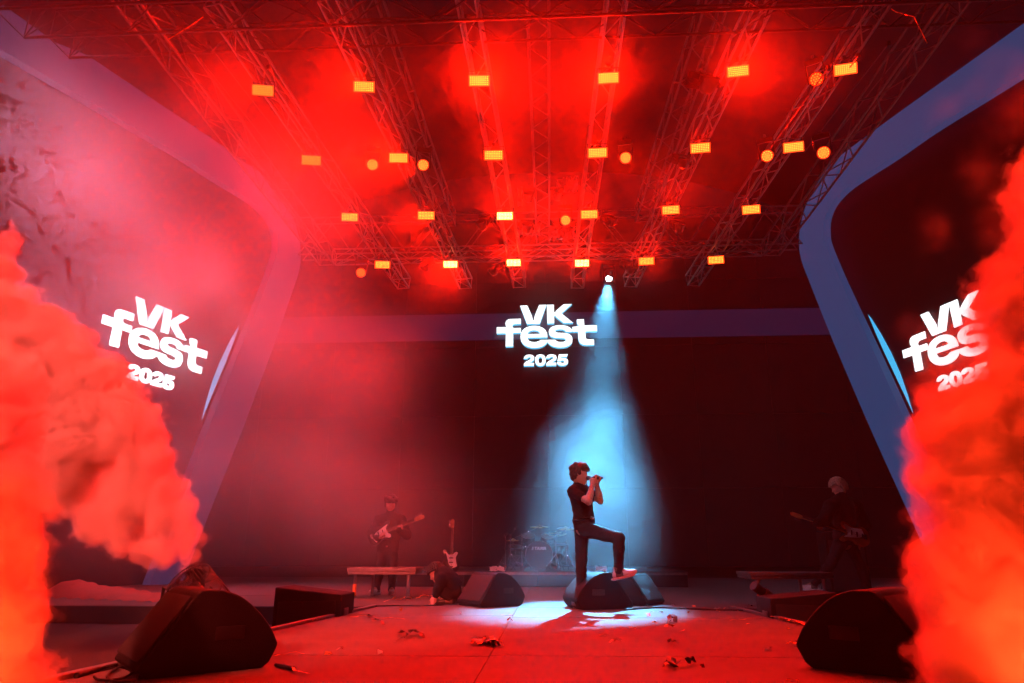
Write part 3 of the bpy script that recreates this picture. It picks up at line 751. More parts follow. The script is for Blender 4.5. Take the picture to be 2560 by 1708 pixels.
PSH = [(t_, volume_mat('spot_smoke', d_, (.9, .95, .97), .2)) for t_, d_ in ((.002, .012), (.015, .022), (.05, .036), (.11, .052), (.2, .07), (.34, .085))]
smoke('smoke', 'cyan lit smoke hanging in the spot beam around the singer',
      B((1505, 1010, 11.4, .6), (1500, 1080, 11.0, .85), (1485, 1170, 10.6, 1.1), (1530, 1250, 10.4, 1.1), (1445, 1300, 10.2, .95), (1570, 1330, 10.2, .8), (1330, 1450, 10.0, .6), (1520, 1400, 10, .8)),
      .1, PUFF, .45, .5, 1.1, 0, 1, .5, 1.0, 4, shells=PSH)
PUFF2 = None
PSH2 = [(t_, volume_mat('beam_smoke', .004, (.9, .95, .97), .2)) for t_ in (.01, .1, .3, .6)]
smoke('smoke', 'faint smoke in the upper part of the spot beam',
      B((1522, 790, 14.4, .5), (1515, 850, 13.9, .6), (1518, 930, 13.0, .6), (1510, 1000, 12.0, .6)),
      .1, PUFF2, .3, 1.6, 1.4, 0, 1, .25, .7, 3, shells=PSH2)
# smoke jets with red LED rings that feed and light the columns
for px, py, Y, tx, ty, tY, b, wh in ((40, 1800, 3.0, 40, 900, 4.2, 1, 'left'), (2470, 1800, 2.95, 2470, 800, 3.1, .9, 'right')):
    p = P(px, py, Y)
    jt = thing('smoke_jet', f'black smoke machine with red LED ring at the {wh} front corner', 'smoke machine', (p.x, p.y - .1, -.28))
    mb = MB(); mb.box((0, 0, .06), (.36, .3, .12)); mb.build('base', M['plastic'], jt, bevel=.01)
    mb = MB(); mb.lathe([(.09, .12), (.1, .14), (.07, .2), (.05, .24)], 20); mb.build('nozzle', M['black'], jt)
    mb = MB(); hexes(mb, [(.12 * math.cos(k * math.pi / 6), .12 * math.sin(k * math.pi / 6)) for k in range(12)], .012)
    o = mb.build('led_ring', M['led_red'], jt, (0, 0, .128)); o.rotation_euler = (R(-90), 0, 0); tag(o, kind='stuff')
    lamp('jet_light', p + V((-.25 if wh == 'left' else .25, -.45, -.05)), P(tx, ty, tY), K_JET * b, RED_FRONT, 125, .6, .06)

# ------------------------------------------------------------------ monitors and stage furniture
def arc_pts(pts, k=4): return smooth_line(pts, k)
WP = [(.32, 0), (-.29, 0), (-.335, .045), (-.075, .415), (-.05, .43)] + arc_pts([(.05, .428), (.14, .40), (.22, .35), (.30, .275), (.36, .20), (.40, .125)], 3) + [(.395, .10), (.36, .03)]
def make_wedge():
    root = thing('monitor_wedge', 'x', 'monitor speaker', group='black monitor wedges')
    mb = MB(); mb.prism(WP[::-1], (-.3, .3), lambda x, y, h: V((x, h, y))); mb.build('cabinet', M['tolex'], root, bevel=.014)
    a = V((-.318, 0, .075)); b = V((-.095, 0, .392)); d = (b - a).normalized(); n_ = V((-d.z, 0, d.x))
    rot = Matrix((d, V((0, 1, 0)), d.cross(V((0, 1, 0))))).transposed()
    mb = MB(); mb.box((a + b) / 2 + n_ * .008, ((b - a).length, .55, .014), rot); mb.build('grille', M['grille'], root, bevel=.004)
    for s in (-1, 1):
        mb = MB(); mb.box((.12, s * .3005, .2), (.16, .006, .07)); mb.build('handle_recess', M['plastic'], root, bevel=.002)
        mb = MB(); mb.box((-.29, s * .25, .012), (.05, .05, .02)); mb.build('rubber_foot', M['cable'], root)
    mb = MB(); mb.box((.372, .1, .07), (.03, .12, .06)); mb.build('socket_plate', M['alu_dull'], root)
    return root
wp = make_wedge()
WED = [(PZ(470, 1668), 42, 1.06, 'large black monitor wedge in the left foreground beside the smoke'), (PZ(2225, 1672), 139, 1.06, 'large black monitor wedge in the right foreground, cut by smoke'),
       (PZ(1222, 1514), 38, .96, 'monitor wedge left of the singer, at the edge of the light pool'), (PZ(1500, 1520), 196, 1.0, "monitor wedge under the singer's raised foot"),
       (PZ(1590, 1511), 146, .9, 'monitor wedge with lit grille, right of the one under the foot')]
for i, (p, a, k, lb) in enumerate(WED):
    o = wp if i == 0 else copy_tree(wp)
    o.location = p; o.rotation_euler = (0, 0, R(a)); o.scale = (k, k, k); o['label'] = lb
# low cabinets in the lower deck beside the runway
for s, nm, pts in ((-1, 'left', ((688, 1468), (853, 1487))), (1, 'right', ((2092, 1481), (1925, 1497)))):
    a = P(*pts[0], 7.6); b = P(*pts[1], 7.9)
    root = thing('low_speaker', f'low black slanted speaker cabinet beside the {nm} edge of the runway', 'speaker', (a.x, a.y, -.22))
    A_ = V((0, 0, 0)); B_ = V((b.x - a.x, b.y - a.y, 0)); ha = a.z + .22; hb = b.z + .22
    bk = V((0, .55, 0)); vs = [A_, B_, B_ + bk, A_ + bk, A_ + V((0, 0, ha)), B_ + V((0, 0, hb)), B_ + bk + V((0, 0, hb)), A_ + bk + V((0, 0, ha))]
    mb = MB(); mb.add(vs, [(0, 3, 2, 1), (4, 5, 6, 7), (0, 1, 5, 4), (1, 2, 6, 5), (2, 3, 7, 6), (3, 0, 4, 7)]); mb.build('cabinet', M['tolex'], root, bevel=.012)
    mb = MB(); m_ = (A_ + B_) / 2; dx = B_ - A_
    mb.box(m_ + V((0, -.012, min(ha, hb) * .5)), (dx.length * .86, .012, min(ha, hb) * .74), V((1, 0, 0)).rotation_difference(dx.normalized() if dx.x > 0 else -dx.normalized()).to_matrix()); mb.build('grille', M['grille'], root)
    mb = MB(); e = B_ + V((0, .2, hb * .55)); mb.box(e + V((.01 if s < 0 else -.01, 0, 0)), (.012, .16, .1)); mb.build('side_handle', M['alu_dull'], root, bevel=.003)
# low platforms on legs
def bench(px0, px1, pyt, pyb, Y, label):
    a = P(px0, pyt, Y); b = P(px1, pyt, Y); w = b.x - a.x; h = a.z
    root = thing('low_platform', label, 'platform', (a.x, Y, 0), group='low platforms on legs')
    th = a.z - P(px0, pyb, Y).z
    mb = MB(); mb.box((w / 2, .35, h - th * .28), (w, .7, th * .5)); mb.build('top', M['alu_dull'], root, bevel=.004)
    mb = MB(); mb.box((w / 2, .35, h - th * .78), (w - .02, .68, th * .42)); mb.build('frame', M['alu_dull'], root, bevel=.004)
    for x in (.12, .26, w - .12, w - .24):
        y = .06 if x in (.12, w - .12) else .62
        stick(root, 'leg', (x, y, 0), (x, y, h - th), .026, M['alu'])
    for x in (.12,):
        mb = MB(); mb.tube([(x, .06, .02), (x, .06, .2)], .029, 10); mb.build('orange_band', M['orange_tape'], root)
    return root
bench(1874, 2084, 1431, 1448, 9.75, 'low grey platform on legs in front of the bass player')
bench(868, 1040, 1419, 1437, 11.0, 'low grey platform on legs in front of the left guitarist')
# small flood on a stand, right of the runway
b0 = PZ(1917, 1532); fl_ = thing('floor_spotlight', 'small black spotlight on a short stand beside the right platform', 'spotlight', b0)
q1 = P(1926, 1493, b0.y) - b0; q2 = P(1884, 1464, b0.y - .1) - b0
mb = MB(); mb.tube([q2, q2.lerp(q1, .1), q2.lerp(q1, .55)], [.05, .058, .05], 16); mb.tube([q2.lerp(q1, .55), q1], .062, 16); mb.build('barrel', M['plastic'], fl_)
mb = MB(); mb.tube([q2 + (q2 - q1).normalized() * .004, q2 + (q2 - q1).normalized() * -.006], .055, 16); mb.build('hood_rim', M['plastic'], fl_)
mb = MB(); mb.tube([V((0, 0, 0)), q1 * .98], .022, 10); mb.build('stem', M['black'], fl_)
mb = MB(); mb.lathe([(.12, 0), (.12, .015), (.03, .03)], 20); mb.build('base', M['black'], fl_)
# cage fan that blows the smoke
fp = P(470, 1452, 5.0)
fan = thing('cage_fan', 'tilted black wire cage fan behind the left foreground wedge', 'fan', (fp.x, fp.y, 0))
ax = V((.72, -.12, -.62)).normalized(); s1 = ax.cross(V((0, 1, 0))).normalized(); s2 = ax.cross(s1)
c0 = V((-.03, 0, fp.z + .02)); Lf = .48
def ring(t, r): return [c0 + ax * t + (s1 * math.cos(a) + s2 * math.sin(a)) * r for a in [2 * math.pi * k / 32 for k in range(33)]]
for t, r in ((0, .06), (.012, .13), (.05, .165), (.2, .165), (.4, .165), (Lf, .15)):
    mb = MB(); mb.tube(ring(t, r), .004, 6, False); mb.build('cage_ring', M['plastic'], fan)
for k in range(40):
    a = 2 * math.pi * k / 40; dr = s1 * math.cos(a) + s2 * math.sin(a)
    mb = MB(); mb.tube([c0 + dr * .03, c0 + ax * .012 + dr * .13, c0 + ax * .05 + dr * .165, c0 + ax * Lf + dr * .155], .0022, 5); mb.build('cage_wire', M['plastic'], fan)
mb = MB(); mb.tube([c0 + ax * .1, c0 + ax * .3], .055, 16); mb.build('motor', M['plastic'], fan)
for k in range(4):
    a = 2 * math.pi * k / 4 + .3; dr = s1 * math.cos(a) + s2 * math.sin(a); tn = s2 * math.cos(a) - s1 * math.sin(a)
    mb = MB(); mb.add([c0 + ax * .07 + dr * .03, c0 + ax * .05 + dr * .14 + tn * .04, c0 + ax * .1 + dr * .14 - tn * .04, c0 + ax * .1 + dr * .03 - tn * .02], [(0, 1, 2, 3), (3, 2, 1, 0)]); mb.build('blade', M['black'], fan)
for sg in (-1, 1):
    mb = MB(); mb.tube([V((sg * .17, 0, .0)), V((sg * .17, 0, fp.z - .04)), c0 + ax * .22 + V((sg * .05, .17 * sg, 0))], .012, 8); mb.build('stand_leg', M['black'], fan)
# net covered tarpaulin heap at the left
tl = P(140, 1475, 11.2); tr = P(430, 1490, 10.4)
mb = MB(); n1, n2 = 26, 8; vs = []; fs = []
prof = [0, .5, .8, .95, 1, .97, .9, .82, .72, .66, .6, .58, .55, .52, .5, .46, .42, .38, .33, .28, .24, .2, .16, .12, .08, .04, 0]
for j in range(n2 + 1):
    for i in range(n1 + 1):
        t = i / n1; x = tl.x + (tr.x - tl.x) * t; y = tl.y + (tr.y - tl.y) * t + (j / n2 - .5) * .9
        hgt = (.2 * prof[i] + .05) * math.sin(math.pi * min(1, (j + .01) / n2)) ** .5
        vs.append((x - tl.x, y - tl.y, max(0, hgt) + .02 * math.sin(i * 2.1 + j)))
for j in range(n2):
    for i in range(n1):
        k_ = j * (n1 + 1) + i; fs.append((k_, k_ + 1, k_ + n1 + 2, k_ + n1 + 1))
mb.add(vs, fs, True)
tag(mb.build('tarpaulin', M['tarp'], loc=(tl.x, tl.y, 0)), 'red lit heap of net covered tarpaulin behind the left foreground wedge', 'tarpaulin')
# cables
def cable(pts, label, r=.011, m='cable', nm='cable'):
    p = [V(q) for q in pts]; ps = []
    for i in range(len(p) - 1):
        a, b, c_, d = p[max(i - 1, 0)], p[i], p[i + 1], p[min(i + 2, len(p) - 1)]
        for j in range(6):
            t = j / 6; ps.append(.5 * (2 * b + (c_ - a) * t + (2 * a - 5 * b + 4 * c_ - d) * t * t + (3 * b - a - 3 * c_ + d) * t ** 3))
    ps.append(p[-1]); o0 = ps[0]
    mb = MB(); mb.tube([q - o0 for q in ps], r, 6)
    return tag(mb.build(nm, M[m], loc=o0), label, 'cable')
def G(px, py, z=.012): return PZ(px, py, z)
cable([G(190, 1690), G(250, 1672), G(300, 1662), G(330, 1668)], 'thick black cable running from the left edge to the left foreground wedge', .016)
cable([G(236, 1692), G(250, 1700), G(300, 1697), G(330, 1680), G(300, 1668), G(268, 1690), G(290, 1705), G(340, 1700)], 'looped thin black cable at the foot of the left foreground wedge', .008)
cable([G(1560, 1524), G(1640, 1519), G(1700, 1521), G(1780, 1524), G(1860, 1526), G(1915, 1534)], 'long dark cable crossing the stage right of the light pool', .011)
cable([G(905, 1517), G(980, 1514), G(1060, 1514), G(1110, 1512)], 'dark cable on the floor left of the singer', .009)
cable([G(690, 1662), G(715, 1667), G(735, 1672)], 'short cable end at the tip of the left foreground wedge', .012)
for s, nm in ((-1, 'left'), (1, 'right')):
    cable([V((s * (edge_x(y) + .12 + .02 * math.sin(y * 3)), y, -.2)) for y in (4.4, 5.2, 6.0, 6.9, 7.8, 8.8)], f'cable along the {nm} runway edge on the lower deck', .02)

# ------------------------------------------------------------------ drum riser and drums
rz = P(1345, 1426, 15.6).z
rs = thing('drum_riser', 'dark low riser carrying the drum kit at the back', 'riser', (P(1345, 1426, 15).x, 14.6, 0))
for i in range(4):
    mb = MB(); mb.box((-2.25 + 1.5 * i, 1.4, rz / 2), (1.49, 2.8, rz)); mb.build('riser_deck', M['floor_dark'], rs, bevel=.01)
mb = MB(); mb.box((0, -.006, rz - .04), (6, .02, .05)); mb.build('edge_strip', M['alu_dull'], rs)
def drum(label, px, py, Y, rad, dep, axis, head='drum_skin', name='drum'):
    c_ = P(px, py, Y); root = thing(name, label, 'drum', c_)
    q_ = V((0, 0, 1)).rotation_difference(V(axis).normalized()).to_matrix().to_4x4()
    mb = MB(); mb.lathe([(rad * .97, -dep / 2), (rad * .97, dep / 2)], 28, q_); mb.build('shell', M['lacquer'], root)
    for sg in (-1, 1):
        mb = MB(); mb.tube([q_ @ V((rad * math.cos(a), rad * math.sin(a), sg * dep / 2)) for a in [2 * math.pi * k / 32 for k in range(33)]], .011 if rad > .2 else .007, 6, False); mb.build('hoop', M['chrome'], root)
    mb = MB(); mb.lathe([(rad * .95, dep / 2 + .003), (rad * .95, dep / 2 + .006)], 28, q_); mb.build('head', M[head], root)
    nl = 8 if rad > .2 else 6
    for k in range(nl):
        a = 2 * math.pi * (k + .5) / nl
        stick(root, 'lug', q_ @ V((rad * 1.03 * math.cos(a), rad * 1.03 * math.sin(a), -dep * .25)), q_ @ V((rad * 1.03 * math.cos(a), rad * 1.03 * math.sin(a), dep * .5)), .008, M['chrome'], 6)
    return root
bd = drum('black bass drum with white lettering at the back of the stage', 1348, 1389, 15.6, .295, .42, (0, -1, .02), name='bass_drum')
TG = {'bars': ['M 0 0 L 6 0 L 14 40 L 8 40 Z', 'M 11 0 L 17 0 L 25 40 L 19 40 Z'], 'T': ['M 38 40 L 74 40 L 72 31 L 59 31 L 52 0 L 42 0 L 49 31 L 36 31 Z'],
      'A': ['M 58 0 L 78 40 L 92 40 L 98 0 L 87 0 L 86 9 L 74 9 L 69 0 Z M 78 17 L 85 17 L 84 28 Z'], 'M': ['M 100 0 L 108 40 L 121 40 L 124 20 L 136 40 L 149 40 L 141 0 L 131 0 L 137 28 L 122 4 L 118 4 L 114 28 L 109 0 Z']}
def tama(nm, keys, dx):
    polys = [[(x * .00165 + dx - .155, y * .00165) for x, y in p] for k_ in keys for p in path(k_)]
    me = glyph_mesh(nm, polys, .001, [M['tama']]); o = bpy.data.objects.new(nm, me); COL.objects.link(o); o.parent = bd
    o.matrix_local = Matrix.Translation((0, -.221, .115)) @ Matrix.Rotation(R(90), 4, 'X')
tama('logo_bars', TG['bars'], 0); tama('letter_t', TG['T'], 0); tama('letter_a', TG['A'], .008); tama('letter_m', TG['M'], .012); tama('letter_a', TG['A'], .148)
for s in (-1, 1): stick(bd, 'spur', (s * .2, -.1, -.15), (s * .36, -.2, -.29), .01, M['chrome'])
drum('small rack tom above the bass drum, left one', 1322, 1350, 15.7, .14, .2, (0, -.5, .87))
drum('small rack tom above the bass drum, right one', 1370, 1350, 15.7, .15, .2, (0, -.5, .87))
drum('floor tom right of the bass drum', 1400, 1385, 16.0, .2, .4, (0, -.15, 1))
drum('snare drum left of the bass drum', 1290, 1375, 16.2, .18, .14, (.1, -.3, 1))
def stand(label, px, Y, top, boom=None, cym=None, base=True, name='cymbal_stand', z0=None, mic=False):
    z0 = rz if z0 is None else z0
    b = P(px, 1425, Y); b.z = z0; t = P(px, top, Y)
    root = thing(name, label, 'microphone stand' if mic else 'cymbal stand', b, group='stands around the drum kit')
    h = t.z - z0
    stick(root, 'pole', (0, 0, .1), (0, 0, h), .012, M['chrome'])
    for a in (0, 2.1, 4.2):
        a += px * .1; stick(root, 'tripod_leg', (0, 0, .34), (.26 * math.cos(a), .26 * math.sin(a), .01), .009, M['chrome'], 6)
        stick(root, 'tripod_brace', (0, 0, .14), (.13 * math.cos(a), .13 * math.sin(a), .17), .006, M['chrome'], 6)
    mb = MB(); mb.box((0, 0, h), (.04, .04, .05)); mb.build('tilter', M['chrome'], root)
    e = V((0, 0, h))
    if boom:
        e = P(*boom, Y - .1) - b; st_ = V((0, 0, h)) - (e - V((0, 0, h))) * .35
        stick(root, 'boom_arm', st_, e, .008, M['chrome'], 6)
    if cym:
        q_ = Matrix.Translation(e) @ Matrix.Rotation(R(cym[1]), 4, 'X')
        mb = MB(); mb.lathe([(cym[0], 0), (cym[0] * .6, .015), (.05, .025), (.02, .05), (.004, .052)], 28, q_); mb.build('cymbal', M['bronze'], root)
    if mic:
        mb = MB(); mb.tube([e + V((.05, -.05, .03)), e + V((-.02, .02, -.02))], .02, 8); mb.build('microphone', M['plastic'], root)
    return root
stand('crash cymbal on a long boom left of the bass drum', 1305, 15.4, 1337, (1348, 1318), (.2, 8))
stand('ride cymbal stand right of the bass drum', 1391, 15.3, 1335, None, (.24, -10))
stand('cymbal stand with double braced legs, just left of the standing leg', 1417, 15.6, 1322, None, (.2, 12))
stand('hi-hat stand behind the snare drum', 1283, 16.2, 1352, None, (.17, 4))
stand('straight microphone stand, leftmost beside the drums', 1263, 14.9, 1338, name='microphone_stand', mic=True)
stand('boom microphone stand, second from the left beside the drums', 1276, 15.0, 1340, (1289, 1320), name='microphone_stand', mic=True)
tb = thing('drum_stool', 'black round drum stool behind the bass drum', 'stool', (P(1350, 1400, 16.8).x, 16.8, rz))
mb = MB(); mb.lathe([(.16, .44), (.18, .46), (.18, .52), (.15, .54)], 24); mb.build('seat', M['cloth'], tb)
stick(tb, 'post', (0, 0, .1), (0, 0, .45), .02, M['chrome'])
for a in (0, 2.1, 4.2): stick(tb, 'leg', (0, 0, .25), (.24 * math.cos(a), .24 * math.sin(a), 0), .012, M['chrome'])
for px, py, w, lb in ((1232, 1421, .14, 'small white box leaning at the left end of the drum riser'), (1250, 1424, .16, 'white paper sheet at the left end of the drum riser'), (1503, 1423, .22, 'crumpled white towel on the drum riser behind the raised shoe')):
    p = P(px, py, 14.75); tag(crumple(w, .09, px, 6, .012).build('towel' if 'towel' in lb else 'paper_sheet' if 'sheet' in lb else 'white_box', M['paper'], loc=(p.x, p.y, rz + .05)), lb, 'towel' if 'towel' in lb else 'paper' if 'sheet' in lb else 'box')
# amplifier stack behind the bass player
am = thing('amplifier', 'dark amplifier cabinet standing behind the bass player', 'amplifier', (P(2120, 1400, 12.4).x, 12.4, 0))
mb = MB(); mb.box((0, .2, .5), (.66, .4, 1.0)); mb.build('cabinet', M['tolex'], am, bevel=.015)
mb = MB(); mb.box((0, -.008, .46), (.58, .012, .82)); mb.build('grille', M['grille'], am)
mb = MB(); mb.box((0, .2, 1.12), (.62, .34, .2)); mb.build('amplifier_head', M['plastic'], am, bevel=.01)
for k in range(6):
    mb = MB(); mb.tube([V((-.2 + .08 * k, .028, 1.12)), V((-.2 + .08 * k, .01, 1.12))], .014, 10); mb.build('knob', M['alu_dull'], am)

# ------------------------------------------------------------------ guitars
GB = arc_pts([(-.20, 0), (-.19, .08), (-.12, .15), (-.02, .155), (.05, .115), (.10, .12), (.17, .165), (.235, .15), (.215, .10), (.16, .055), (.15, .0), (.16, -.055), (.20, -.10), (.20, -.145), (.13, -.15), (.06, -.115), (0, -.125), (-.08, -.165), (-.16, -.13), (-.195, -.06), (-.20, 0)], 3)[:-1]
PG = arc_pts([(-.08, -.12), (0, -.10), (.08, -.09), (.16, -.125), (.18, -.08), (.14, -.03), (.13, .05), (.18, .1), (.12, .09), (.02, .06), (-.06, .03), (-.11, -.04), (-.08, -.12)], 3)[:-1]
def guitar(name, label, cat, m_body, neck=.5, tuners=6, guard='white_plastic', scale=1.):
    root = thing(name, label, cat)
    fn = lambda x, y, h: V((x, y, h))
    mb = MB(); mb.prism(GB, (-.022, .022), fn); mb.build('body', M[m_body], root, bevel=.006)
    mb = MB(); mb.prism(PG, (.023, .026), fn); mb.build('pickguard', M[guard], root)
    n0, n1 = .13, .13 + neck
    mb = MB(); mb.box(((n0 + n1) / 2, 0, .016), (n1 - n0, .048, .024)); mb.build('neck', M['wood'], root, bevel=.006)
    mb = MB(); mb.box(((n0 + n1) / 2 + .01, 0, .0305), (n1 - n0 - .02, .046, .004)); mb.build('fretboard', M['rosewood'], root)
    mb = MB(); mb.prism([(n1, -.024), (n1 + .03, -.03), (n1 + .14, -.035), (n1 + .175, -.02), (n1 + .17, .02), (n1 + .12, .045), (n1 + .03, .04), (n1, .024)], (.004, .02), fn); mb.build('headstock', M['wood'], root, bevel=.003)
    for k in range(tuners): stick(root, 'tuner', (n1 + .03 + .13 * k / tuners, .04, .012), (n1 + .03 + .13 * k / tuners, .075, .012), .009, M['chrome'], 6)
    for x in (-.09, -.01, .07):
        mb = MB(); mb.box((x, 0, .029), (.02, .08, .01)); mb.build('pickup', M['plastic'], root, bevel=.003)
    mb = MB(); mb.box((-.13, 0, .029), (.04, .08, .012)); mb.build('bridge', M['chrome'], root, bevel=.003)
    mb = MB()
    for k in range(4 if tuners == 4 else 6):
        y = (k / (3 if tuners == 4 else 5) - .5) * .036; mb.tube([(-.13, y, .038), (n1 + .02, y * .9, .036)], .0009, 4)
    tag(mb.build('strings', M['chrome'], root), kind='stuff')
    return root
def place(o, origin, xdir, zdir, k=1.):
    x = V(xdir).normalized(); z_ = V(zdir); z_ = (z_ - x * z_.dot(x)).normalized(); y = z_.cross(x)
    o.matrix_basis = Matrix.Translation(origin) @ Matrix((x, y, z_)).transposed().to_4x4() @ Matrix.Scale(k, 4)
g1 = guitar('electric_guitar', 'black electric guitar with white pickguard upright on a stand', 'guitar', 'lacquer')
gb = P(1128, 1405, 13.4); place(g1, gb, (.0, .12, 1), (0, -1, .1), .98)
gs = thing('guitar_stand', 'thin black stand holding the upright guitar', 'guitar stand', (gb.x, gb.y + .1, 0))
stick(gs, 'post', (0, .06, 0.02), (0, .1, .75), .011, M['black'])
for x in (-.18, .18): stick(gs, 'leg', (0, .06, .4), (x, -.12, 0), .009, M['black'])
for x in (-.1, .1): stick(gs, 'cradle_arm', (0, .07, .22), (x, -.2, .2), .01, M['black'])
# ------------------------------------------------------------------ people: one smooth surface from a field of tapered limbs
class Field:
    def __init__(s, lo, hi, h):
        s.h = h; s.o = np.array(lo, float); s.n = np.ceil((np.array(hi) - s.o) / h).astype(int) + 1
        s.F = np.full(tuple(s.n), 9., np.float32)
    def _box(s, lo, hi, pad):
        a = np.clip(np.floor((np.array(lo) - pad - s.o) / s.h).astype(int), 0, s.n - 1); b = np.clip(np.ceil((np.array(hi) + pad - s.o) / s.h).astype(int) + 1, 1, s.n)
        g = [s.o[i] + s.h * np.arange(a[i], b[i]) for i in range(3)]
        return tuple(slice(a[i], b[i]) for i in range(3)), g[0][:, None, None], g[1][None, :, None], g[2][None, None, :]
    def _mix(s, sl, d, k, sub=False):
        f = s.F[sl]
        if sub:
            d = -d; h = np.clip(.5 - .5 * (f - d) / k, 0, 1); s.F[sl] = f * (1 - h) + d * h + k * h * (1 - h)
        else:
            h = np.clip(.5 + .5 * (f - d) / k, 0, 1); s.F[sl] = f * (1 - h) + d * h - k * h * (1 - h)
    def cap(s, a, b, ra, rb, k=.02):
        a = np.array(a, float); b = np.array(b, float); r = max(ra, rb)
        sl, X, Y, Z = s._box(np.minimum(a, b) - r, np.maximum(a, b) + r, k * 2 + .03)
        ab = b - a; L = max(ab @ ab, 1e-9)
        t = np.clip(((X - a[0]) * ab[0] + (Y - a[1]) * ab[1] + (Z - a[2]) * ab[2]) / L, 0, 1)
        d = np.sqrt((X - a[0] - ab[0] * t) ** 2 + (Y - a[1] - ab[1] * t) ** 2 + (Z - a[2] - ab[2] * t) ** 2) - (ra + (rb - ra) * t)
        s._mix(sl, d.astype(np.float32), k); return s
    def ell(s, c, r, ax=None, k=.02, sub=False):
        c = np.array(c, float); ax = np.eye(3) if ax is None else np.array(ax, float); R_ = max(r)
        sl, X, Y, Z = s._box(c - R_, c + R_, k * 2 + .03)
        p = [(X - c[0]) * ax[i][0] + (Y - c[1]) * ax[i][1] + (Z - c[2]) * ax[i][2] for i in range(3)]
        q = np.sqrt(sum((p[i] / r[i]) ** 2 for i in range(3))); g = np.sqrt(sum((p[i] / r[i] ** 2) ** 2 for i in range(3)))
        d = q * (q - 1) / np.maximum(g, 1e-6)
        s._mix(sl, d.astype(np.float32), k, sub); return s
    def plane(s, p, n):
        X = s.o[0] + s.h * np.arange(s.n[0])[:, None, None]; Y = s.o[1] + s.h * np.arange(s.n[1])[None, :, None]; Z = s.o[2] + s.h * np.arange(s.n[2])[None, None, :]
        s.F = np.maximum(s.F, ((X - p[0]) * n[0] + (Y - p[1]) * n[1] + (Z - p[2]) * n[2]).astype(np.float32)); return s
    def fold(s, amp, fr=(60, 50, 90)):
        X = s.o[0] + s.h * np.arange(s.n[0])[:, None, None]; Y = s.o[1] + s.h * np.arange(s.n[1])[None, :, None]; Z = s.o[2] + s.h * np.arange(s.n[2])[None, None, :]
        w = np.sin(X * fr[0] + 3 * np.sin(Z * 17)) * np.sin(Z * fr[2] + 2.5 * np.sin(X * 21 + Y * 9)) + .6 * np.sin(Y * fr[1] + 4 * np.sin(Z * 13 + X * 11))
        s.F = s.F + (amp * w).astype(np.float32); return s
    def mesh(s, name, off, mats, mi=None):
        F_ = s.F; ins = F_ < 0; n = F_.shape
        acc = np.zeros((n[0] - 1, n[1] - 1, n[2] - 1, 3), np.float32); cnt = np.zeros(acc.shape[:3], np.float32)
        cor = [(i, j, k) for i in (0, 1) for j in (0, 1) for k in (0, 1)]
        sl = lambda c: tuple(slice(c[i], n[i] - 1 + c[i]) for i in range(3))
        for a in cor:
            for ax_ in range(3):
                if a[ax_]: continue
                b = list(a); b[ax_] = 1
                fa, fb = F_[sl(a)], F_[sl(b)]; m = (fa < 0) != (fb < 0)
                t = np.where(m, fa / np.where(m, fa - fb, 1), 0)
                for q in range(3): acc[..., q] += np.where(m, a[q] + (t if q == ax_ else 0), 0)
                cnt += m
        act = cnt > 0; idx = np.full(act.shape, -1, np.int64); idx[act] = np.arange(act.sum())
        ijk = np.argwhere(act); vs = (acc[act] / cnt[act][:, None] + ijk) * s.h + s.o - np.array(off)
        qs = []
        for ax_ in range(3):
            a1, a2 = (ax_ + 1) % 3, (ax_ + 2) % 3
            s0 = [slice(None)] * 3; s1_ = [slice(None)] * 3; s0[ax_] = slice(0, -1); s1_[ax_] = slice(1, None)
            i0, i1 = ins[tuple(s0)], ins[tuple(s1_)]
            for flag, m in ((0, i0 & ~i1), (1, ~i0 & i1)):
                e = np.argwhere(m); e = e[(e[:, a1] > 0) & (e[:, a2] > 0) & (e[:, a1] < n[a1] - 1) & (e[:, a2] < n[a2] - 1)]
                c = []
                for d1, d2 in ((-1, -1), (0, -1), (0, 0), (-1, 0)):
                    q = e.copy(); q[:, a1] += d1; q[:, a2] += d2; c.append(idx[q[:, 0], q[:, 1], q[:, 2]])
                c = np.stack(c, 1); qs.append(c[:, ::-1] if flag else c)
        qs = np.concatenate(qs); qs = qs[(qs >= 0).all(1)]
        me = bpy.data.meshes.new(name); me.from_pydata(vs.tolist(), [], qs.tolist())
        for m_ in mats: me.materials.append(m_)
        me.polygons.foreach_set('use_smooth', [True] * len(qs))
        if mi is not None:
            ce = vs[qs].mean(1) + np.array(off); me.polygons.foreach_set('material_index', mi(ce).astype(int))
        me.update(); return me
def part(name, me, parent):
    o = bpy.data.objects.new(name, me); COL.objects.link(o); o.parent = parent; return o
def N3(v): return V(v).normalized()
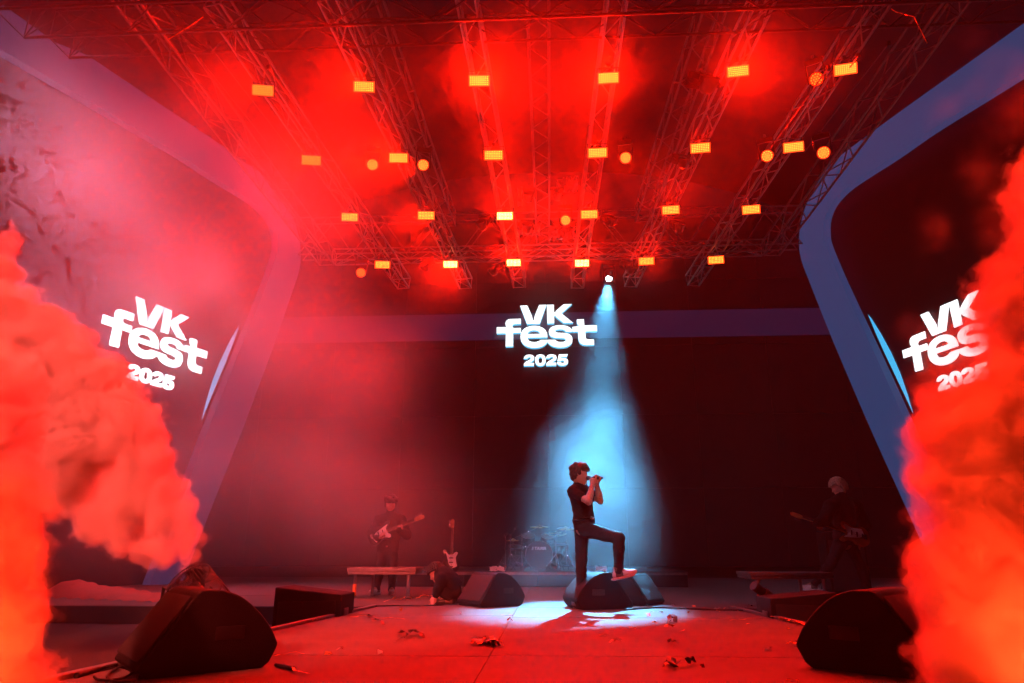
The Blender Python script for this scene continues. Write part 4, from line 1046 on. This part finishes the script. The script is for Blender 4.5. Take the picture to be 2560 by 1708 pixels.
def person(label, J, h=.009, shirt='cloth', pants='denim', hair='hair', hair_style='curly', sleeve=.55, collar=True, jacket=0., grip=None, seed=1, tattoo=False, shoes='white_leather', slim=1.):
    J = {k: V(v) for k, v in J.items()}
    base = V((J['pelvis'].x, J['pelvis'].y, 0))
    root = thing('person', label, 'person', base)
    allp = [J[k] for k in J if k not in ('face', 'up', 'fwd', 'toeL', 'toeR')]
    lo = V([min(p[i] for p in allp) for i in range(3)]) - V((.3, .3, .2)); hi = V([max(p[i] for p in allp) for i in range(3)]) + V((.3, .3, .25))
    lo.z = max(lo.z, -.02)
    H = J['head']; f = N3(J['face']); u_ = N3(J['up'] - f * J['up'].dot(f)); s_ = f.cross(u_)
    fr = [f, s_, u_]
    ft = N3(J['fwd']); up_t = N3(J['neck'] - J['pelvis']); st = ft.cross(up_t).normalized(); ft = up_t.cross(st)
    tf = [ft, st, up_t]
    B_ = Field(lo, hi, h)
    B_.ell(H, (.098, .077, .108), fr); B_.ell(H + f * .03 - u_ * .07, (.064, .054, .06), fr, .03); B_.ell(H + f * .073 - u_ * .108, (.022, .026, .02), fr, .02)
    B_.cap(H + f * .094 + u_ * .0, H + f * .113 - u_ * .034, .011, .0155, .012); B_.ell(H + f * .09 - u_ * .07, (.018, .026, .016), fr, .012); B_.ell(H + f * .082 + u_ * .028, (.02, .05, .014), fr, .015)
    for sg in (-1, 1):
        B_.ell(H + s_ * sg * .077 - f * .012 - u_ * .012, (.02, .011, .032), fr, .006)
        B_.ell(H + f * .098 + s_ * sg * .034 + u_ * .004, (.016, .018, .012), fr, .01, True)
        B_.ell(H + f * .07 + s_ * sg * .05 - u_ * .03, (.03, .02, .025), fr, .02)
    B_.cap(H - u_ * .06 - f * .02, J['neck'], .056, .062, .03)
    B_.ell(J['chest'], (.105, .155, .19), tf, .05); B_.ell(J['waist'], (.095, .135, .15), tf, .05); B_.ell(J['pelvis'], (.105, .155, .12), tf, .05)
    for L_ in 'LR':
        sh, el, wr = J['sh' + L_], J['el' + L_], J['wr' + L_]
        B_.cap(J['neck'], sh, .05, .055, .04); B_.cap(sh, el, .052, .041, .03); B_.cap(el, el.lerp(wr, .35), .042, .042, .02); B_.cap(el.lerp(wr, .35), wr, .041, .026, .02)
        hp, kn, an = J['hip' + L_], J['kn' + L_], J['an' + L_]
        B_.cap(hp, kn, .075, .052, .04); B_.cap(kn, an, .052, .038, .02); B_.cap(an, an + N3(J['toe' + L_]) * .12 - V((0, 0, .04)), .036, .03, .02)
        if grip and L_ in grip:
            c_, axd, pd = [V(x) for x in grip[L_]]; axd = N3(axd); pd = N3(pd - axd * pd.dot(axd)); tg = axd.cross(pd)
            palm = c_ + pd * .042; B_.cap(wr, palm, .026, .03, .02); B_.cap(palm - axd * .03, palm + axd * .03, .019, .02, .012)
            for k_ in range(4):
                o_ = axd * (-.033 + .022 * k_); r_ = .0095 - .0006 * abs(k_ - 1.5); R1 = .027 + .002 * (k_ in (1, 2))
                ang = [(.35, .05), (1.2, 0), (2.1, 0), (3.0, 0)]
                pts = [c_ + o_ + (pd * math.cos(a) + tg * math.sin(a)) * (R1 + e) for a, e in ang]
                for a, b in zip(pts, pts[1:]): B_.cap(a, b, r_, r_ * .95, .004)
            th = [palm + axd * .04 - tg * .01, c_ + axd * .045 - tg * .03 + pd * .01, c_ + axd * .05 - tg * .03 - pd * .02]
            for a, b in zip(th, th[1:]): B_.cap(a, b, .0125, .011, .005)
        else:
            d = N3(wr - el); sd = N3(d.cross(V((0, 0, 1)))) if abs(d.z) < .9 else V((1, 0, 0)); nn_ = d.cross(sd)
            B_.ell(wr + d * .05, (.05, .04, .02), [d, sd, nn_], .015)
            for k_ in range(4):
                b0_ = wr + d * .085 + sd * (-.03 + .02 * k_); ln = (.065, .075, .07, .055)[k_]
                m1 = b0_ + d * ln * .5 + nn_ * .012; B_.cap(b0_ - d * .02, m1, .0095, .009, .004); B_.cap(m1, m1 + d * ln * .4 + nn_ * .025, .009, .008, .004)
            B_.cap(wr + d * .03 - sd * .035, wr + d * .075 - sd * .055 + nn_ * .02, .012, .01, .006)
    arms = [(J['el' + L_], J['wr' + L_], J['sh' + L_]) for L_ in 'LR']
    def mi(c):
        if not tattoo: return np.zeros(len(c))
        out = np.zeros(len(c))
        for e, w, s0 in arms:
            for a, b in ((e, w), (s0, e)):
                a = np.array(a); ab = np.array(b) - a; t = np.clip(((c - a) @ ab) / (ab @ ab), 0, 1)
                out[(np.linalg.norm(c - a - t[:, None] * ab, axis=1) < .07) & (c[:, 2] < H.z - .12)] = 1
        return out
    part('body', B_.mesh('body', base, [M['skin'], M['tattoo']], mi), root)
    # shirt
    zp = min(J['pelvis'].z, J['elL'].z, J['elR'].z, J['wrL'].z if sleeve > 1 else 9, J['wrR'].z if sleeve > 1 else 9)
    C_ = Field(V((lo.x, lo.y, max(lo.z, zp - .2))), V((hi.x, hi.y, max(J['neck'].z, J['elL'].z) + .2)), h * 1.15); e = .016 + jacket
    C_.ell(J['chest'], (.118 * slim + e, .172 + e, .20 + e), tf, .06); C_.ell(J['waist'], (.105 * slim + e, .15 + e, .17 + e), tf, .06)
    C_.ell(J['pelvis'] + up_t * .06, (.108 + e, .152 + e, .1 + e), tf, .05)
    for L_ in 'LR':
        sh, el, wr = J['sh' + L_], J['el' + L_], J['wr' + L_]
        C_.cap(J['neck'] - up_t * .02, sh, .058 + jacket, .068 + jacket, .05)
        C_.cap(sh, sh.lerp(el, min(1, sleeve)), .068 + jacket, .062 + jacket, .03)
        if sleeve > 1: C_.cap(el, el.lerp(wr, .92), .058 + jacket, .042 + jacket * .7, .02)
    if collar: C_.cap(J['neck'] - up_t * .02, J['neck'].lerp(H - u_ * .06, .75), .07, .064, .02)
    C_.fold(.0035)
    C_.plane(J['pelvis'] + up_t * .0, -up_t)
    part('shirt' if jacket < .01 else 'jacket', C_.mesh('shirt', base, [M[shirt]]), root)
    # trousers
    tp = [J[k_ + L_] for k_ in ('hip', 'kn', 'an') for L_ in 'LR'] + [J['pelvis']]
    T_ = Field(V([max(lo[i], min(p[i] for p in tp) - .22) for i in range(3)]), V([max(p[i] for p in tp) + .22 for i in range(3)]), h * 1.15)
    T_.ell(J['pelvis'] + up_t * .02, (.122, .165, .12), tf, .05)
    for L_ in 'LR':
        hp, kn, an = J['hip' + L_], J['kn' + L_], J['an' + L_]
        T_.cap(hp, kn, .096, .07, .05); T_.cap(kn, kn.lerp(an, .3), .07, .066, .03); T_.cap(kn.lerp(an, .3), an + (an - kn).normalized() * .02, .066, .054, .03)
    T_.fold(.003)
    T_.plane(J['pelvis'] + up_t * .11, up_t)
    part('trousers', T_.mesh('trousers', base, [M[pants]]), root)
    mb = MB(); cb = J['pelvis'] + up_t * .095 - base
    mb.tube([cb + (ft * .128 * slim * math.cos(a) + st * .172 * math.sin(a)) for a in [2 * math.pi * k_ / 28 for k_ in range(29)]], .014, 6, False); bl = mb.build('belt', M['lacquer'], root)
    mb = MB(); mb.box(cb + ft * .14 * slim, (.05, .05, .035)); mb.build('buckle', M['chrome'], bl, bevel=.005)
    # shoes
    for L_ in 'LR':
        an = J['an' + L_]; t_ = N3(J['toe' + L_]); sd = N3(t_.cross(V((0, 0, 1)))); un = sd.cross(t_)
        if 'none' == shoes: continue
        S_ = Field(an - V((.26, .26, .2)), an + V((.26, .26, .16)), .008)
        b = an - un * .045
        S_.cap(b - t_ * .045, b + t_ * .07, .044, .043, .03); S_.ell(b + t_ * .13 - un * .008, (.085, .046, .036), [t_, sd, un], .03); S_.cap(an - t_ * .02 - un * .02, an + un * .015 - t_ * .01, .05, .05, .02)
        S_.plane(b - un * .03, -un)
        sh_ = part('shoe', S_.mesh('shoe', base, [M[shoes], M['brown_suede']], lambda c, b=b, t_=t_: (np.abs((c - np.array(b)) @ np.array(t_)) < .045)), root)
        S2 = Field(an - V((.26, .26, .2)), an + V((.26, .26, .16)), .008)
        S2.ell(b + t_ * .035 - un * .035, (.155, .052, .03), [t_, sd, un]); S2.plane(b - un * .055, -un); S2.plane(b - un * .026, un)
        part('sole', S2.mesh('sole', base, [M['white_leather'] if shoes == 'white_leather' else M['cable']]), sh_)
    # hair
    rnd = random.Random(seed); K_ = Field(H - V((.24, .24, .26)), H + V((.24, .24, .24)), .007)
    n_ = 260
    for i in range(n_):
        z_ = 1 - 2 * (i + .5) / n_; a = i * 2.399963; d = V((math.sqrt(1 - z_ * z_) * math.cos(a), math.sqrt(1 - z_ * z_) * math.sin(a), z_))
        df, du = d.dot(f), d.dot(u_)
        okay = du > .42 - .1 * (df < .3) if df > .25 else (du > .0 if df > -.15 else du > -.62)
        if not okay: continue
        p = H + f * (d.dot(f) * .097) + s_ * (d.dot(s_) * .079) + u_ * (du * .109)
        if hair_style == 'curly':
            r_ = rnd.uniform(.013, .027) * (1.3 if du > .4 else .9); p = p + d * rnd.uniform(.0, .034) * (1.2 if du > .3 else .5)
            K_.ell(p, (r_, r_, r_), None, .004)
        else:
            r_ = .02; K_.cap(p + d * .004, p + (d - f * .1 - u_ * .55).normalized() * .035, r_, .012, .008)
    if hair_style == 'curly':
        for i in range(16):
            p = H + f * rnd.uniform(.075, .115) + s_ * rnd.uniform(-.06, .06) + u_ * rnd.uniform(.05, .085); r_ = rnd.uniform(.012, .02); K_.ell(p, (r_, r_, r_), None, .006)
    part('hair', K_.mesh('hair', base, [M[hair]]), root)
    return root

# the singer
def Zs(x, y, dY=0): return P(1400 + x / 5.059, 1150 + y / 5.059, 9.05 + dY)
anL = Zs(262, 1500, .12); anL.z = .095
mic0, mic1 = Zs(356, 231, -.12), Zs(545, 229, -.12)
md = (mic1 - mic0).normalized()
sing = dict(head=Zs(243, 182, -.06), face=(.95, -.22, -.06), up=(.06, 0, 1), fwd=(.82, -.55, 0), neck=Zs(240, 335, 0), chest=Zs(268, 480, 0), waist=Zs(298, 690, .0), pelvis=Zs(308, 850, .0),
    shR=Zs(165, 400, -.13), shL=Zs(345, 395, .13), elR=Zs(362, 528, -.33), wrR=Zs(418, 282, -.16), elL=Zs(508, 520, -.02), wrL=Zs(462, 292, -.09),
    hipR=Zs(340, 885, -.09), hipL=Zs(275, 890, .07), knR=Zs(745, 985, -.3), anR=Zs(742, 1400, -.36), knL=Zs(268, 1260, .08), anL=anL, toeR=(.95, -.12, .22), toeL=(.9, -.4, 0))
person('singer in black shirt and trousers holding a microphone, one foot on a monitor wedge', sing, .0085, grip={'R': (mic0 + md * .055, md, (-.1, -.75, -.65)), 'L': (mic0 + md * .1, md, (.1, .55, -.8))}, tattoo=True, slim=.92)
mc = thing('microphone', "black handheld microphone held to the singer's mouth", 'microphone', mic0)
mb = MB(); mb.tube([md * .05, md * .13, mic1 - mic0 - md * .015, mic1 - mic0], [.021, .02, .017, .015], 14); mb.build('handle', M['plastic'], mc)
mb = MB(); mb.lathe([(.002, -.028), (.02, -.021), (.029, 0), (.028, .014), (.024, .03), (.021, .052)], 16, V((0, 0, 1)).rotation_difference(md).to_matrix().to_4x4()); mb.build('grille_head', M['grille'], mc)
mb = MB(); mb.tube([md * .05, md * .056], .021, 14); mb.build('collar_ring', M['chrome'], mc)

# the bass player, right
def Zb(x, y, dY=0): return P(1950 + x / 4.613, 1180 + y / 4.613, 10.8 + dY)
aR = Zb(1000, 1345, 0); aR.z = .1; aL = Zb(395, 1290, .35); aL.z = max(aL.z, .1)
bass = dict(head=Zb(672, 165), face=(-.83, .2, -.42), up=(-.1, 0, 1), fwd=(-.75, .6, 0), neck=Zb(705, 300), chest=Zb(735, 470), waist=Zb(745, 650), pelvis=Zb(745, 800),
    shL=Zb(585, 400, -.13), shR=Zb(880, 400, .13), elL=Zb(505, 560, -.28), wrL=Zb(420, 590, -.32), elR=Zb(985, 610, .05), wrR=Zb(930, 770, .12), hipL=Zb(680, 850, -.08), hipR=Zb(810, 850, .08),
    knL=Zb(590, 1060, -.1), knR=Zb(930, 1080, .0), anL=aL, anR=aR, toeL=(-.9, .4, 0), toeR=(-.7, .7, 0))
g2 = guitar('bass_guitar', 'bass guitar with maple headstock held by the right musician', 'guitar', 'sunburst', .66, 4)
ha, hb = Zb(110, 480, -.3), Zb(400, 575, -.28); gd = (ha - hb).normalized(); place(g2, ha - gd * .97, gd, (-.3, -.75, .5), 1.)
person('bass player with fair hair in a dark jacket, on the right side of the stage', bass, .013, hair='hair_fair', hair_style='straight', sleeve=2, jacket=.03, seed=3, grip={'L': (Zb(470, 598, -.29), gd, (.2, .4, -.9))})
# the guitarist, left
def Zg(x, y, dY=0): return P(850 + x / 4.355, 1200 + y / 4.355, 12. + dY)
aR = Zg(400, 1190, 0); aR.z = .1; aL = Zg(560, 1190, 0); aL.z = .1
gd = (Zg(780, 452, -.3) - Zg(430, 590, -.3)).normalized()
gtr = dict(head=Zg(552, 258), face=(.25, -.9, -.35), up=(0, 0, 1), fwd=(.15, -1, 0), neck=Zg(552, 380), chest=Zg(545, 520), waist=Zg(530, 660), pelvis=Zg(515, 790),
    shR=Zg(430, 440), shL=Zg(672, 440), elR=Zg(350, 610, -.12), wrR=Zg(430, 640, -.28), elL=Zg(730, 600, -.1), wrL=Zg(640, 545, -.3), hipR=Zg(465, 830), hipL=Zg(570, 830), knR=Zg(430, 1000, -.05), knL=Zg(575, 1010, -.05), anR=aR, anL=aL, toeR=(-.3, -.95, 0), toeL=(.3, -.95, 0))
person('guitarist in dark clothes half hidden by haze, on the left side of the stage', gtr, .014, hair='hair', hair_style='curly', sleeve=2, jacket=.02, seed=4, grip={'L': (Zg(650, 510, -.3), gd, (.1, .2, -.9)), 'R': (Zg(470, 600, -.32), gd, (-.1, -.9, .2))})
g3 = guitar('electric_guitar', 'electric guitar slung on the hazy left guitarist', 'guitar', 'lacquer'); place(g3, Zg(430, 590, -.24), gd, (0, -1, .15), 1.)
# the crouching helper
def Zc(x, y, dY=0): return P(850 + x / 4.355, 1200 + y / 4.355, 9.9 + dY)
aa = Zc(1210, 1290, .1); aa.z = .08; ab_ = Zc(1190, 1300, -.15); ab_.z = .08
cr = dict(head=Zc(1055, 1005), face=(-.8, -.3, -.55), up=(-.5, 0, 1), fwd=(-.8, 0, -.7), neck=Zc(1115, 1050), chest=Zc(1165, 1090), waist=Zc(1210, 1140), pelvis=Zc(1245, 1200),
    shL=Zc(1110, 1090, -.17), shR=Zc(1150, 1070, .17), elL=Zc(1070, 1190, -.2), wrL=Zc(1040, 1260, -.22), elR=Zc(1100, 1170, .2), wrR=Zc(1050, 1240, .15), hipL=Zc(1240, 1220, -.1), hipR=Zc(1245, 1215, .1),
    knL=Zc(1100, 1200, -.15), knR=Zc(1110, 1190, .12), anL=ab_, anR=aa, toeL=(-1, 0, 0), toeR=(-1, 0, 0))
person('helper in dark clothes crouching on the floor left of the wedge', cr, .015, hair_style='straight', sleeve=2, collar=False, jacket=.01, seed=5, shoes='plastic')

# ------------------------------------------------------------------ streamers and confetti
def ribbon_strip(pts, w, seed=0, th=.0008):
    rnd = random.Random(seed); pts = [V(p) for p in pts]; vs = []; n_ = len(pts)
    for i, p in enumerate(pts):
        d = (pts[min(i + 1, n_ - 1)] - pts[max(i - 1, 0)]).normalized(); a = rnd.uniform(-.5, .5)
        sd = d.cross(V((math.sin(a), math.cos(a) * .3, 1))).normalized() if abs(d.z) < .9 else V((0, 1, 0))
        nn_ = sd.cross(d)
        vs += [p + sd * w / 2, p - sd * w / 2, p - sd * w / 2 - nn_ * th, p + sd * w / 2 - nn_ * th]
    fs = []
    for i in range(n_ - 1):
        k_ = 4 * i
        for q in range(4): fs.append((k_ + q, k_ + (q + 1) % 4, k_ + 4 + (q + 1) % 4, k_ + 4 + q))
    mb = MB(); mb.add([v - pts[0] for v in vs], fs + [(3, 2, 1, 0), (4 * n_ - 4, 4 * n_ - 3, 4 * n_ - 2, 4 * n_ - 1)]); return mb, pts[0]
def streamer(pxs, label, w=.03, m='foil_orange', seed=0, hump=.0, group=None, jit=.02):
    rnd = random.Random(seed); key = [PZ(x, y, .01) for x, y in pxs]; pts = []
    for a, b in zip(key, key[1:]):
        k_ = max(3, int((b - a).length / .05))
        for j in range(k_):
            t = j / k_; pts.append(a.lerp(b, t) + V((rnd.uniform(-jit, jit), rnd.uniform(-jit, jit), abs(math.sin(math.pi * t)) * hump * .6 + rnd.uniform(0, .012))))
    pts.append(key[-1]); mb, o0 = ribbon_strip(pts, w * .62, seed)
    return tag(mb.build('streamer', M[m], loc=o0), label, 'streamer', group)
streamer([(878, 1545), (905, 1540), (945, 1545), (1012, 1548)], 'long thin orange streamer on the floor left of the light pool', .02, seed=1)
streamer([(918, 1540), (932, 1553), (960, 1562)], 'dark crumpled streamer crossing the long orange one', .05, 'foil_black', 2, .04)
streamer([(1000, 1584), (1022, 1592), (1040, 1583), (1058, 1594)], 'folded dark foil ribbon left of the floor joint', .06, 'foil_black', 3, .05)
streamer([(990, 1606), (1010, 1594)], 'small dark foil tail beside the folded ribbon', .03, 'foil_black', 4, .01)
for k_, (dx, m) in enumerate(((0, 'foil_black'), (14, 'foil_black'), (24, 'foil_orange'))):
    streamer([(1178 + dx, 1612), (1200 + dx, 1600), (1215 + dx, 1612), (1235 + dx, 1614)], ['dark crumpled foil heap on the floor joint, left curl', 'dark crumpled foil heap on the floor joint, right curl', 'orange curl in the dark foil heap on the floor joint'][k_], .06, m, 5 + k_, .05, 'foil heap on the floor joint')
streamer([(1668, 1560), (1676, 1550), (1688, 1556)], 'black looped ribbon right of the light pool', .07, 'foil_black', 9, .09)
streamer([(1664, 1568), (1684, 1566)], 'orange foil tuft under the black looped ribbon', .05, 'foil_orange', 10, .02)
streamer([(1660, 1672), (1685, 1668), (1675, 1655), (1690, 1664), (1720, 1660), (1738, 1656)], 'large dark curled ribbon near the bottom right of the runway', .05, 'foil_black', 11, .05)
streamer([(1970, 1612), (1990, 1612), (2006, 1618)], 'bright orange foil leaf beside the right foreground wedge', .05, 'foil_orange', 12, .03)
streamer([(1990, 1620), (2010, 1610), (2020, 1600)], 'dark ribbon leaning on the right foreground wedge', .05, 'foil_black', 13, .06)
streamer([(1905, 1535), (1940, 1546), (1980, 1556), (2020, 1566), (2060, 1574)], 'long glittering orange streamer along the right runway edge', .045, seed=14, hump=.03)
streamer([(1820, 1552), (1860, 1549), (1910, 1546)], 'thin orange streamer running to the right runway edge', .014, seed=15)
streamer([(960, 1506), (1000, 1500), (1028, 1496)], 'tangled orange streamer near the crouching helper, left strand', .04, seed=16, hump=.04)
streamer([(1040, 1498), (1075, 1492), (1098, 1497)], 'tangled orange streamer near the crouching helper, right strand', .04, seed=17, hump=.05)
streamer([(690, 1641), (725, 1634), (760, 1634)], 'thin orange ribbon at the tip of the left foreground wedge', .02, seed=18)
streamer([(725, 1672), (750, 1678), (772, 1683)], 'short orange ribbon below the tip of the left foreground wedge', .03, seed=19)
streamer([(1960, 1704), (2000, 1704)], 'orange ribbon at the bottom edge beside the right wedge', .03, seed=20)
streamer([(1860, 1524), (1880, 1518), (1900, 1528)], 'shiny curled ribbon at the foot of the small spotlight', .03, 'foil_black', 21, .06)
sc_ = [(850, 1627, 'paper'), (950, 1637, 'paper'), (1532, 1606, 'paper'), (1545, 1604, 'paper'), (1508, 1590, 'paper'), (1678, 1607, 'paper'), (1690, 1611, 'foil_black'), (1635, 1559, 'foil_orange'), (1582, 1572, 'foil_orange'), (1705, 1579, 'foil_orange'), (1653, 1531, 'foil_orange'), (1724, 1533, 'foil_orange'), (1735, 1518, 'foil_orange'),
       (1793, 1522, 'paper'), (1812, 1522, 'foil_orange'), (1796, 1529, 'foil_orange'), (1850, 1530, 'foil_orange'), (1870, 1561, 'foil_orange'), (1968, 1572, 'foil_orange'), (1683, 1516, 'paper'), (1305, 1509, 'foil_orange'), (788, 1553, 'foil_orange'), (1002, 1527, 'foil_orange'), (1150, 1536, 'paper'), (1275, 1552, 'foil_orange'),
       (1060, 1488, 'paper'), (1085, 1480, 'foil_orange'), (1020, 1501, 'paper'), (1630, 1531, 'paper'), (1620, 1540, 'paper'), (1756, 1671, 'foil_black'), (1920, 1624, 'foil_black'), (985, 1497, 'foil_orange'), (1115, 1500, 'foil_orange'), (820, 1640, 'foil_orange'), (1930, 1541, 'foil_orange'), (1952, 1551, 'foil_orange'), (1990, 1561, 'foil_orange'), (2025, 1570, 'foil_orange'), (1895, 1533, 'paper')]
CN = {'paper': 'white', 'foil_orange': 'orange', 'foil_black': 'black'}
for i, (x, y, m) in enumerate(sc_):
    rnd = random.Random(100 + i); c_ = PZ(x, y, .006); a = rnd.uniform(0, 3.14); d = V((math.cos(a), math.sin(a), 0)); L_ = rnd.uniform(.03, .075)
    pts = [c_ - d * L_ * .5 + V((0, 0, rnd.uniform(0, .01))), c_ + V((0, 0, rnd.uniform(.004, .03))), c_ + d * L_ * .5 + V((0, 0, rnd.uniform(0, .02)))]
    mb, o0 = ribbon_strip(pts, rnd.uniform(.02, .045), i)
    tag(mb.build('confetti', M[m], loc=o0), f'small {CN[m]} scrap of confetti on the floor ' + ('near the crouching helper' if x < 1125 and y < 1530 else 'left of the floor joint' if x < 1280 else 'inside the light pool' if x < 1670 and y < 1545 else 'in front of the light pool' if x < 1720 and y < 1640 else 'along the right runway edge' if x > 1880 and y < 1580 else 'near the bottom right' if y > 1610 else 'right of the light pool'), 'confetti', f'{CN[m]} confetti scraps')
# streamers caught in the roof
for pts, lb in (([(422, 98, 7.6), (445, 84, 7.6), (480, 62, 7.6), (508, 42, 7.6)], 'straight orange streamer hanging at the upper left'), ([(2228, 22, 7.6), (2240, 30, 7.6), (2285, 42, 7.6), (2300, 72, 7.6), (2318, 108, 7.6)], 'thin kinked red streamer hanging at the upper right')):
    p3 = [P(*q) for q in pts]; o0 = p3[0]; mb = MB(); mb.tube([q - o0 for q in p3], .009 if 'orange' in lb else .006, 6)
    tag(mb.build('streamer', M['foil_orange'], loc=o0), lb, 'streamer')
